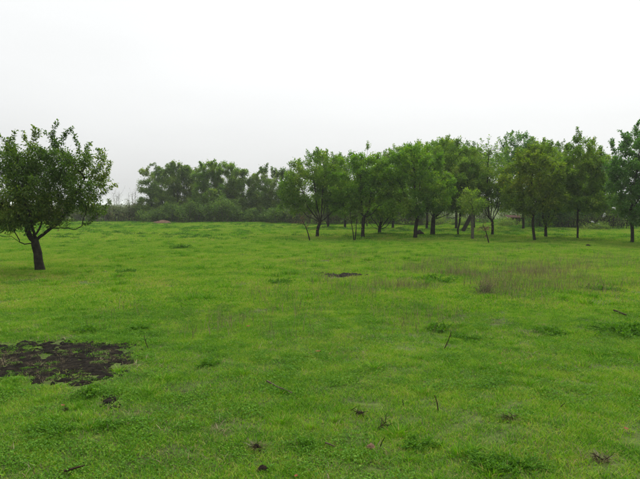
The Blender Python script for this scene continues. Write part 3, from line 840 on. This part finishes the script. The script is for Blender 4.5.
BG = 'brambles at the foot of the far hedge'
hv = [14, 20, 11, 17, 23]
br = [(-36, 53, 40, 20, 'bramble', 'bramble thicket at the picture edge behind the near tree'),
      (0, 54, 40, 19, 'bramble', 'bramble thicket behind the low drooping branches of the near tree'),
      (32, 53, 40, 17, 'russet', 'rusty brown bramble thicket seen right behind the near trunk'),
      (62, 55, 36, 18, 'bramble', 'bramble thicket between the near trunk and the fence posts'),
      (90, 56, 32, 16, 'bramble', 'low bramble thicket beside the wooden fence posts'),
      (114, 57, 28, 16, 'bramble', 'low grey-green bramble just past the fence posts'),
      (136, 57, 28, 18, 'bramble', 'bramble thicket with bare twigs before the first hedge tree'),
      (168, 53, 30, 7, 'hedge', 'dark undergrowth bush beside the reddish soil heap'),
      (196, 52, 34, 7, 'hedge', 'dark green undergrowth bush under the flattish hedge tree'),
      (224, 51, 34, 10, 'hedge', 'dark undergrowth bush under the twin-shoot hedge tree'),
      (252, 51, 34, 7, 'hedge', 'undergrowth bush under the dip of the far hedge'),
      (280, 50, 34, 10, 'hedge', 'undergrowth bush where hedge meets orchard'),
      (306, 48, 34, 20, 'bramble', 'brownish thicket behind the first orchard trunk'),
      (334, 47, 34, 18, 'bramble', 'brownish thicket behind the pair of thin stems'),
      (360, 48, 34, 20, 'hedge', 'green thicket behind the straight bright orchard trunk'),
      (388, 47, 34, 20, 'hedge', 'green thicket behind the bowl-shaped multi-stemmed tree'),
      (414, 46, 32, 22, 'bramble', 'brownish thicket behind the Y-shaped trunk'),
      (548, 40, 36, 26, 'deep', 'dark thicket behind the bent double-stemmed tree'),
      (570, 40, 34, 25, 'deep', 'dark thicket behind the thin straight trunk'),
      (592, 43, 32, 27, 'hedge', 'brown thicket behind the heap of cut branches'),
      (622, 43, 36, 30, 'hedge', 'brown thicket behind the white slabs'),
      (655, 42, 44, 34, 'deep', 'dark thicket behind the picture-edge tree')]
for (px, dd, w_, h_, mt, lab) in br:
    if 160 < px < 290: h_ = hv[int(px) % 5]
    bush('bramble_bush', lab, px, dd, w_, h_ * .97, mt, tone=(.30 if 160 < px < 290 else .46, .18), group=BG, n_leaf=6600 if mt != 'bramble' else 5000, n_cane=44, leaf=(.09, .15))
for k, (px, dd, w_, h_, lab) in enumerate([(118, 58, 16, 30, 'tall bare twigs standing up out of the low brambles'), (133, 57, 14, 32, 'thin bare shoots beside the first hedge tree')]):
    bush('twiggy_shrub', lab, px, dd, w_, h_, 'bramble', n_cane=22, n_leaf=420, upright=.85, cat='shrub', leaf=(.05, .08))
# thickets closing the view behind the orchard
for k, (px, dd, w_, h_, mt, lab) in enumerate([
        (440, 52, 40, 30, 'hedge', 'far boundary bush behind the thick black trunk'), (474, 52, 40, 32, 'bramble', 'far boundary bush behind the leaning plank'),
        (508, 52, 40, 30, 'hedge', 'far boundary bush behind the rusty hutch'),
        (320, 56, 44, 34, 'hedge', 'far boundary bush behind the first orchard crown'), (352, 56, 44, 34, 'hedge', 'far boundary bush under the sapling spire'),
        (386, 55, 44, 34, 'hedge', 'far boundary bush seen under the bowl-shaped tree'), (416, 55, 44, 34, 'hedge', 'far boundary bush seen through the Y-shaped trunk')]):
    bush('boundary_bush', lab, px, dd, w_, h_, mt, n_cane=40, n_leaf=5000, leaf=(.1, .17), group='boundary bushes behind the orchard')

for px, dd, w_, h_, lab in [(441, 45, 22, 8, 'low weedy growth before the pale grey broken wall'), (462, 44, 20, 7, 'low weedy growth at the foot of the leaning plank'),
        (506, 43, 20, 7, 'low weedy growth beside the rusty hutch'), (532, 42, 20, 8, 'low weedy growth between rusty hutch and dark thicket'), (600, 36.5, 26, 6, 'low weedy growth in front of the branch heap')]:
    bush('weedy_growth', lab, px, dd, w_, h_, 'hedge', n_cane=50, n_leaf=2200, leaf=(.05, .1), group='low weedy growth behind the orchard', rc=.4, upright=.8)
# ------------------------------------------------------------------ small things
def at(px, dist):
    x = (px - 320) / FPX * dist
    return Vector((x, dist, float(height(x, dist))))

def sapling(name, label, base, pts_px, r_px, leafpx, mat, n_leaf, cat='sapling', lean_twigs=10):
    g0 = ground(*base); s = mpp(g0.y)
    root = bpy.data.objects.new(name, None); COL.objects.link(root); root.location = g0; tag(root, label, cat)
    L = lambda p: np.array([(p[0] - base[0]) * s, (p[2] if len(p) > 2 else 0) * s, (base[1] - p[1]) * s])
    a = Acc(); tips = []
    for li, line in enumerate(pts_px):
        P = resample([L(p) for p in line], .08); P[0, 2] -= .04
        rr = np.linspace(r_px * s / 2, r_px * s / 6, len(P))
        tube(a, P, rr, 6, .5)
        for k in range(lean_twigs):
            q = R.integers(len(P) // 2, len(P)); d = unit(R.normal(0, 1, 3) + np.array([0, 0, .7])); ln = R.uniform(.15, .5)
            e = P[q] + d * ln
            T = np.stack([P[q], P[q] + d * ln * .5 + R.normal(0, .02, 3), e]); tube(a, T, np.array([.008, .006, .003]), 4, .5, cap=False)
            tips.append(np.stack([P[q] * (1 - u) + e * u for u in np.linspace(.3, 1, 6)]))
    link('stem', a.mesh('stem', M['bark']), root)
    if n_leaf:
        P = np.concatenate(tips); k = R.integers(0, len(P), n_leaf)
        Q = P[k] + R.normal(0, .04, (n_leaf, 3)); Lf = R.uniform(.03, .06, n_leaf)
        V, F, T = leaves(Q, R.normal(0, 1, (n_leaf, 3)), R.normal(0, 1, (n_leaf, 3)), Lf, Lf * .55, np.clip(R.normal(.5, .2, n_leaf), 0, 1))
        link('foliage', mesh_np('foliage', V, F, M[mat], T), root)
    return root
sapling('dying_sapling', 'leaning dead sapling with reddish twigs beside the first orchard trunk', (310, 241), [[(310, 241), (308, 233), (305.5, 226), (302, 221)]], 1.6, None, 'russet', 150)
sapling('young_sapling', 'pair of thin pale stems just before the straight bright orchard trunk', (354, 241), [[(354, 241), (353, 232), (351, 221), (350, 212)], [(355, 240), (356, 230), (356.5, 220), (357, 212)]], 1.3, None, 'mid', 160)
sapling('dying_sapling', 'leaning dead sapling with russet leaves beside the pale mossy trunk', (489, 244), [[(489, 244), (487, 237), (485.5, 231), (482, 225)]], 1.4, None, 'russet', 170)
sapling('young_sapling', 'thin straight trunk standing before the rusty hutch', (523.5, 228), [[(523.5, 228), (523.3, 218), (523.8, 208), (523, 196)]], 1.8, None, 'mid', 260)

def post(label, px, dist, hgt, lean):
    a = Acc()
    n = 9; t = np.linspace(0, 1, n)
    P = np.stack([lean * t, .01 * np.sin(t * 5), -.1 + (hgt + .1) * t], -1)
    tube(a, P, .075 + .008 * np.sin(t * 9), 9, .5)
    o = link('fence_post', a.mesh('fence_post', M['wood']), None, at(px, dist)); tag(o, label, 'post', 'weathered fence posts'); return o
post('weathered wooden fence post standing clear of the brambles', 105.5, 54, 1.42, .03)
post('shorter weathered fence post nearly lost in the brambles', 97.5, 54, 1.15, -.05)

# leaning plank between the slim tree and the pale trunk
def board(name, label, P0, P1, w, th, mat, cat, group=None):
    P0, P1 = Vector(P0), Vector(P1); ax = (P1 - P0); L = ax.length; ax.normalize()
    side = Vector((0, 1, 0)).cross(ax).normalized(); nrm = ax.cross(side)
    V, F = [], []
    k = 7
    for i_ in range(k):
        t = i_ / (k - 1); c = ax * (L * t)
        jw = 1 + R.uniform(-.05, .05)
        bend = nrm * (.03 * math.sin(t * math.pi))
        for sx, sy in ((-1, -1), (1, -1), (1, 1), (-1, 1)):
            V.append(c + bend + side * (w / 2 * sx * jw) + nrm * (th / 2 * sy))
    for i_ in range(k - 1):
        for q in range(4): F.append((i_ * 4 + q, i_ * 4 + (q + 1) % 4, i_ * 4 + 4 + (q + 1) % 4, i_ * 4 + 4 + q))
    F += [(3, 2, 1, 0), (4 * k - 4, 4 * k - 3, 4 * k - 2, 4 * k - 1)]
    return tag(link(name, mesh_np(name, np.array(V), np.array(F), M[mat], smooth=False), None, P0), label, cat, group)
p0 = at(463, 35); p1 = at(471, 35.4)
board('leaning_plank', 'dark broad plank leaning against the short pale-trunked tree', (p0.x, 35, .02), (p1.x + .1, 35.3, 1.15), .22, .05, 'bark', 'plank')

# rusty shed with low roof behind the orchard
def box(acc, c, sz, tone=.5):
    x, y, z = np.array(sz) / 2
    V = np.array([(sx * x, sy * y, sz_ * z) for sx in (-1, 1) for sy in (-1, 1) for sz_ in (-1, 1)]) + c
    acc.add(V, np.array([(0, 1, 3, 2), (4, 6, 7, 5), (0, 4, 5, 1), (2, 3, 7, 6), (0, 2, 6, 4), (1, 5, 7, 3)]), tone)
def shed():
    root = bpy.data.objects.new('low_hutch', None); COL.objects.link(root); root.location = at(524, 45)
    tag(root, 'long low rust-red hutch glimpsed behind the orchard trunks', 'hutch')
    a = Acc(); box(a, (0, 0, .55), (3.9, 1.8, 1.1)); link('wall', a.mesh('wall', M['wood'], False), root)
    for k in range(13):
        a = Acc(); box(a, (-1.86 + k * .31, -.915, .52 + R.uniform(-.02, .02)), (.28, .03, 1.0)); link('board', a.mesh('board', M['wood'], False), root)
    a = Acc()
    V = np.array([(-2.15, -1.25, 1.02), (2.15, -1.25, 1.02), (2.15, 1.2, 1.6), (-2.15, 1.2, 1.6)])
    xs = np.linspace(-2.15, 2.15, 87); zz = .025 * np.sin(xs * 40)
    top = np.concatenate([np.stack([xs, np.full(87, -1.25), 1.14 + zz], -1), np.stack([xs, np.full(87, 1.2), 1.62 + zz], -1)])
    k = np.arange(86); a.add(top, np.stack([k, k + 1, k + 88, k + 87], -1))
    rf = link('roof', a.mesh('roof', M['rust']), root)
    a = Acc(); box(a, (0, -1.24, 1.2), (4.34, .04, .26)); link('fascia', a.mesh('fascia', M['rust'], False), rf)
shed()
bpy.data.objects['low_hutch'].scale = (.6, .7, .46)
def wall_piece(label, px, dist, w, h):
    a = Acc(); nseg = 8
    xs = np.linspace(-w / 2, w / 2, nseg + 1)
    for q in range(nseg):
        box(a, ((xs[q] + xs[q + 1]) / 2, 0, (h * R.uniform(.88, 1.0)) / 2 - .05), (w / nseg - .004, .18, h))
    return tag(link('ruined_wall', a.mesh('ruined_wall', M['grey'], False), None, at(px, dist)), label, 'wall')
wall_piece('pale grey broken wall glimpsed behind the thick black trunk', 447, 48, 1.4, .62)

# heap of cut branches with white slabs behind the last trees
bush('branch_heap', 'heap of cut brown branches piled behind the last orchard trees', 608, 38.3, 40, 19, 'hedge', bark='bark', n_cane=90, n_leaf=1500, upright=.15, cat='brush pile', leaf=(.05, .08))
bush('branch_heap', 'smaller brown branch heap at the foot of the dark thicket', 582, 38.5, 30, 13, 'hedge', bark='bark', n_cane=70, n_leaf=900, upright=.15, cat='brush pile', leaf=(.05, .08))
def slab(label, px, py, dist, w, h, tilt):
    z = CAM_H - (py - HORIZON) * mpp(dist)
    a = Acc()
    n = 9; an = np.linspace(0, 2 * math.pi, n, endpoint=False)
    rr = R.uniform(.55, 1.1, n)
    front = np.stack([np.cos(an) * rr * w / 2, np.full(n, -.04), np.sin(an) * rr * h / 2], -1)
    back = front * (.94, 1, .94) + (0, .09, 0)
    k = np.arange(n); a.add(np.concatenate([front, back]), np.stack([k, (k + 1) % n, n + (k + 1) % n, n + k], -1))
    a.add(np.concatenate([front, [front.mean(0) - (0, .02, 0)]]), np.stack([(k + 1) % n, k, np.full(n, n)], -1))
    a.add(np.concatenate([back, [back.mean(0)]]), np.stack([k, (k + 1) % n, np.full(n, n)], -1))
    p = at(px, dist); p.z = max(z, h * .42)
    o = link('white_slab', a.mesh('white_slab', M['white'], False), None, p); o.rotation_euler = (.35, tilt, .2)
    return tag(o, label, 'rubble', 'white slabs in the branch heap')
slab('broad white slab lying highest on the branch heap', 614, 208.5, 37.6, .42, .2, .15)
slab('upright white slab standing at the side of the branch heap', 604, 215, 37.6, .18, .4, .1)
slab('white slab propped beside the deep green edge tree', 625.5, 216, 37.6, .2, .34, -.35)
slab('small tilted white slab low in front of the thicket', 592.5, 222, 37.6, .3, .12, .3)
slab('tiny white chip at the foot of the smaller branch heap', 599, 224, 37.6, .16, .14, -.2)
slab('white slab fragment past the trunk of the deep green edge tree', 634, 213.5, 38.1, .24, .2, .2)

# reddish soil heap before the far hedge
def mound(name, label, p, w, d, h, mat, cat, res=26, rough=.3, tone=.5, noise_s=3.0):
    u = np.linspace(-1, 1, res); U, V_ = np.meshgrid(u, u)
    rr = np.sqrt(U ** 2 + V_ ** 2) + (fbm2(U * 2 + p[0], V_ * 2 + p[1], 3) - .5) * .5
    hgt = np.clip(1 - rr ** 2, -.15, 1) * h
    hgt = np.where(rr < 1, hgt * (1 - rough + 2 * rough * fbm2(U * noise_s + 5, V_ * noise_s + p[1], 9, 3)), -.03)
    P = np.stack([U * w / 2, V_ * d / 2, hgt], -1).reshape(-1, 3)
    i = np.arange(res - 1)[:, None] * res; j = np.arange(res - 1)[None, :]
    F = np.stack([i + j, i + j + 1, i + res + j + 1, i + res + j], -1).reshape(-1, 4)
    F = F[(rr.ravel()[F] < 1.05).any(1)]
    used = np.unique(F); mp = np.zeros(len(P), int); mp[used] = np.arange(len(used))
    return tag(link(name, mesh_np(name, P[used], mp[F], M[mat]), None, p), label, cat)
mound('soil_heap', 'low reddish soil heap at the foot of the far hedge', at(162, 50), 1.7, 1.2, .3, 'redsoil', 'soil heap')
mound('rubbish_lump', 'small dark lump in the grass behind the Y-shaped trunk', at(420, 31), .5, .4, .26, 'darkwet', 'lump', rough=.5)
mound('molehill', 'small dark molehill in the grass past the thin straight trunk', at(585, 29), .3, .3, .1, 'soil', 'molehill')
mound('molehill', 'tiny dark molehill near the picture edge in front of the last orchard tree', at(589, 22.5), .22, .22, .07, 'soil', 'molehill')

# dead clumps, sticks, leaves, weeds in the meadow
def dead_clump(label, px, py, w, h, lump=True, n=60, cat='dead tuft'):
    w, h = w * .78, h * .7
    g0 = ground(px, py)
    root = bpy.data.objects.new('dead_tuft', None); COL.objects.link(root); root.location = g0; tag(root, label, cat, 'dead brown tufts in the grass')
    V, F, T = blades(n * 3, w * .6, (h * .3, h * .9), (.002, .005), 1.5, (.3, .25), True)
    link('dead_blades', mesh_np('dead_blades', V, F, M['dry'], T), root)['kind'] = 'stuff'
    if lump:
        m_ = mound('rotten_core', None, (0, 0, -.005), w * .75, w * .6, h * .4, 'darkwet', None, res=16, rough=.7, noise_s=5)
        m_.parent = root
    a = Acc()
    for k in range(9):
        d = unit(R.normal(0, 1, 3) * (1, 1, .5) + (0, 0, .35)); b = R.normal(0, .18, 3) * w; b[2] = abs(b[2]) * .3 + .01
        tube(a, np.stack([b, b + d * w * .3 + R.normal(0, .006, 3), b + d * w * R.uniform(.45, .75)]), np.array([.0028, .0022, .001]), 4, .3, cap=False)
    link('twig', a.mesh('twig', M['darkwet']), root)
    return root
dead_clump('dark rotten tuft standing alone, the blackest spot at the centre of the near grass', 360, 412, .17, .1, n=40)
dead_clump('dried brown flattened tuft in the near grass before the deep green edge', 509, 423, .15, .09, lump=False, n=120)
dead_clump('upright brown dead tuft above the black clod', 256.5, 444, .1, .11, n=46)
dead_clump('grey dead litter tuft beside the bent twig', 383, 426, .2, .04, lump=True, n=50)
dead_clump('thin dry tuft with one upright stalk near the bottom edge', 600, 464, .16, .09, lump=False, n=70)
dead_clump('faint brown dead tuft beside the large bare soil patch', 66, 407, .07, .05, lump=True, n=30)
mound('soil_clod', 'wet black soil clod just below the upright brown dead tuft', ground(263, 464), .09, .08, .03, 'darkwet', 'clod', res=24, rough=.3)
mound('soil_clod', 'pinkish brown clod in the near grass beside the bent twig', ground(371, 445), .07, .06, .035, 'redsoil', 'clod', res=14, rough=.6)

def stick(name, label, pix, r, mat='twig', heights=None, cat='stick', sides=6, grp='sticks in the grass'):
    P = []
    g0 = None
    for k, (px, py) in enumerate(pix):
        g_ = ground(px, py); g0 = g0 or g_
        P.append(np.array([g_.x - g0.x, g_.y - g0.y, float(height(g_.x, g_.y)) - g0.z + (heights[k] if heights else .03)]))
    P = resample(P, .05); P += np.cumsum(R.normal(0, .002, P.shape), 0)
    a = Acc(); n = len(P)
    rr = np.linspace(r, r * .55, n) * (1 + .15 * R.normal(0, 1, n).clip(-1, 1)); tube(a, P, rr, sides, .5)
    return tag(link(name, a.mesh(name, M[mat]), None, g0), label, cat, grp)
stick('fallen_stick', 'long dark stick lying flat on the open grass', [(267, 383.5), (280, 389), (293, 393.5)], .008)
stick('fallen_stick', 'brown rotten stick lying near the bottom edge below the bare patches', [(64, 469), (75, 466), (85, 463)], .009, 'darkwet')
stick('fallen_stick', 'short dark stick lying far out beside the big weed clump', [(614, 312), (620, 313.5), (626, 316)], .014, 'darkwet')
stick('fallen_stick', 'thin pale stick lying in the near grass left of the grey litter tuft', [(325, 442.5), (334, 445.5)], .006)
def stalk(label, base, top_px, r, twig=True):
    g0 = ground(*base); s = mpp(g0.y)
    tip = np.array([(top_px[0] - base[0]) * s, R.uniform(-.03, .03), (base[1] - top_px[1]) * s])
    P = resample([np.array([0, 0, -.02]), tip * .5 + np.array([R.uniform(-.015, .015), 0, 0]), tip], .03)
    a = Acc(); tube(a, P, np.linspace(r, r * .5, len(P)), 5, .5)
    o = tag(link('dry_stalk', a.mesh('dry_stalk', M['darkwet']), None, g0), label, 'stalk', 'single dry stalks')
    if twig:
        a = Acc(); q = P[len(P) * 2 // 3]; d = np.array([.6, .1, .8]) * np.linalg.norm(tip) * .22
        tube(a, np.stack([q, q + d * .5, q + d]), np.array([r * .6, r * .5, r * .3]), 4, .5); link('side_twig', a.mesh('side_twig', M['darkwet']), o)
    return o
stalk('slanting dark stalk standing in open grass, tallest of the single stalks', (443.5, 349), (451, 332), .007)
stalk('upright dark stalk with slight bend in the near grass', (438.5, 411), (435, 395), .006, False)
stalk('bent dark twig rising beside the pinkish clod', (379, 445), (385, 434), .005, False)
stalk('thin stalk standing over the grey dead litter tuft', (385, 422), (387, 411), .004, False)
stalk('thin stalk leaning in the grass past the dried flattened tuft', (559, 412), (566, 407), .005, False)
stalk('thin upright stalk beside the fresh weed below the slanting stalk', (404, 405), (403, 398), .005, False)
stalk('tall thin stalk at the far corner of the large bare soil patch', (149, 346), (144, 332), .006)

def fallen_leaf(label, px, py, L, tone):
    g0 = ground(px, py); L *= .62
    u = np.linspace(0, 1, 7); wv = np.sin(u * math.pi) ** .8 * L * .28
    V = []
    for t, w in zip(u, wv):
        z = .03 + .6 * L * (t - .5) ** 2
        V += [(t * L - L / 2, -w, z + w * .35), (t * L - L / 2, 0, z), (t * L - L / 2, w, z + w * .35)]
    k = np.arange(6)[:, None] * 3
    F = np.concatenate([k + [0, 1, 4, 3], k + [1, 2, 5, 4]])
    o = link('fallen_leaf', mesh_np('fallen_leaf', np.array(V), F, M['deadleaf'], np.full(len(V), tone)), None, g0, R.uniform(0, 6))
    return tag(o, label, 'leaf', 'fallen autumn leaves')
for lab, px, py, L, t in [('bright orange fallen leaf in the middle of the open grass', 318, 354, .11, .55), ('smaller orange fallen leaf farther up the open grass', 248, 329, .12, .5),
        ('reddish fallen leaf in the near grass by the picture edge', 626, 437, .08, .3), ('brown fallen leaf low in the near grass between the bare spots', 63, 405, .08, .7),
        ('brown fallen leaf in open grass between the slanting stalk and the lone weed clump', 500, 368, .07, .5), ('pale brown fallen leaf just behind the rounded dead bush', 510, 274, .22, .4),
        ('dark red fallen leaf below the grey litter tuft', 296, 476, .06, .2)]:
    fallen_leaf(lab, px, py, L, t)

# the brown dead bush in the dry belt
bush('dead_bush', 'small rounded brown dead bush standing in the dry part of the meadow', 487, ground(487, 294).y, 18, 15, 'dry', n_cane=80, n_leaf=800, upright=.72, cat='dead bush', leaf=(.008, .02), rc=.17)

def weed(label, px, py, rad, hgt, n, size, mat='herb', tone=.45):
    n, size, hgt, rad = n * 3, (size[0] * .5, size[1] * .55), hgt * .62, rad * 1.15
    g0 = ground(px, py)
    root = bpy.data.objects.new('leafy_weed', None); COL.objects.link(root); root.location = g0; tag(root, label, 'weed', 'clumps of leafy weeds')
    a = Acc(); Q, D = [], []
    for k in range(max(8, n // 22)):
        an = R.uniform(0, 2 * math.pi); rr = rad * R.uniform(.1, 1)
        e = np.array([math.cos(an) * rr, math.sin(an) * rr, hgt * R.uniform(.5, 1) * (1.15 - .6 * rr / rad)])
        b = e * (.35, .35, 0)
        P = np.stack([b, (b + e) / 2 + (0, 0, .15 * hgt), e]); tube(a, P, np.array([.004, .003, .002]), 3, .5, cap=False)
        for u in np.linspace(.25, 1, 9): Q.append(P[0] * (1 - u) ** 2 + 2 * P[1] * u * (1 - u) + P[2] * u * u); D.append(e - b)
    link('stems', a.mesh('stems', M['herb']), root)['kind'] = 'stuff'
    Q, D = np.array(Q), np.array(D); k = R.integers(0, len(Q), n)
    p = Q[k] + R.normal(0, .012, (n, 3)); p[:, 2] = np.maximum(p[:, 2], .004)
    d = unit(D[k]) * .5 + R.normal(0, .7, (n, 3)); nn = np.stack([R.normal(0, .45, n), R.normal(0, .45, n), np.ones(n)], -1)
    n = int(n)
    L = R.uniform(size[0], size[1], n)
    V, F, T = leaves(p, d, nn, L, L * .62, np.clip(R.normal(tone, .18, n), 0, 1), fine=True)
    link('foliage', mesh_np('foliage', V, F, M[mat], T), root)
for a_ in [('largest dark green weed clump, by the picture edge beyond the near grass', 622, 333, .42, .16, 520, (.03, .06)),
           ('dark green weed clump right at the picture edge beside the largest one', 640, 331, .3, .16, 320, (.03, .06)),
           ('lone dark weed clump in the grass below the dead bush', 549, 333, .22, .13, 240, (.025, .055)),
           ('weed clump beside the slanting stalk in open grass', 441, 329, .2, .15, 220, (.03, .06)),
           ('flat weed clump right of the slanting stalk', 467, 337, .26, .08, 220, (.025, .05)),
           ('weed clump with pale leaf tips directly below the large bare soil patch', 90, 392, .16, .13, 240, (.02, .045)),
           ('spreading low weed clump near the bottom under the bare soil patch', 56, 428, .26, .08, 360, (.018, .038)),
           ('weed clump beside the small round bare soil spot', 108, 424, .16, .07, 220, (.018, .036)),
           ('weed clump just above the far corner of the large bare soil patch', 90, 330, .24, .13, 240, (.025, .05)),
           ('weed clump beside the tall thin stalk at the patch corner', 138, 328, .24, .10, 220, (.025, .05)),
           ('dark grassy weed at the left end of the open grass strip above the long stick', 207, 364, .16, .1, 200, (.02, .045)),
           ('weed clump in the near grass between upright dead tuft and blackest tuft', 303, 442, .13, .08, 220, (.016, .034)),
           ('weed clump in the near grass under the upright bent stalk', 422, 445, .15, .08, 260, (.016, .034)),
           ('fresh ferny weed clump on the bottom edge under the dried flattened tuft', 486, 466, .2, .09, 460, (.014, .03)),
           ('second ferny weed clump next along the bottom edge', 520, 470, .2, .08, 420, (.014, .03)),
           ('dark weed clump in the grass beyond the near tree shade', 127, 274, .3, .16, 200, (.04, .07)),
           ('dark weed clump far out towards the hedge before the soil heap', 180, 249, .5, .26, 220, (.06, .1)),
           ('weed clump behind the thin dark soil strip', 283, 285, .35, .15, 220, (.035, .065)),
           ('bright weed clump at the edge of the dry brown belt', 436, 282, .45, .2, 280, (.04, .07)),
           ('weed clump in the grass beyond the dry brown belt', 602, 290, .4, .16, 240, (.04, .07))]:
    weed(*a_)

# ------------------------------------------------------------------ damp air
def haze():
    x, y0, y1, z0, z1 = 3100, -420, 3100, -1.2, 8.5
    V = np.array([(sx, sy, sz) for sx in (-x, x) for sy in (y0, y1) for sz in (z0, z1)], float)
    F = np.array([(0, 1, 3, 2), (4, 6, 7, 5), (0, 4, 5, 1), (2, 3, 7, 6), (0, 2, 6, 4), (1, 5, 7, 3)])
    m, t = new_mat('damp_air')
    v = t.nodes.new('ShaderNodeVolumePrincipled'); v.inputs['Density'].default_value = HAZE_DENSITY
    v.inputs['Color'].default_value = (.93, .95, .97, 1); v.inputs['Anisotropy'].default_value = .2
    o = t.nodes.new('ShaderNodeOutputMaterial'); t.links.new(v.outputs[0], o.inputs['Volume'])
    h = link('haze', mesh_np('haze', V, F, m, smooth=False))
    tag(h, 'thin damp haze over the whole meadow', kind='stuff')
haze()
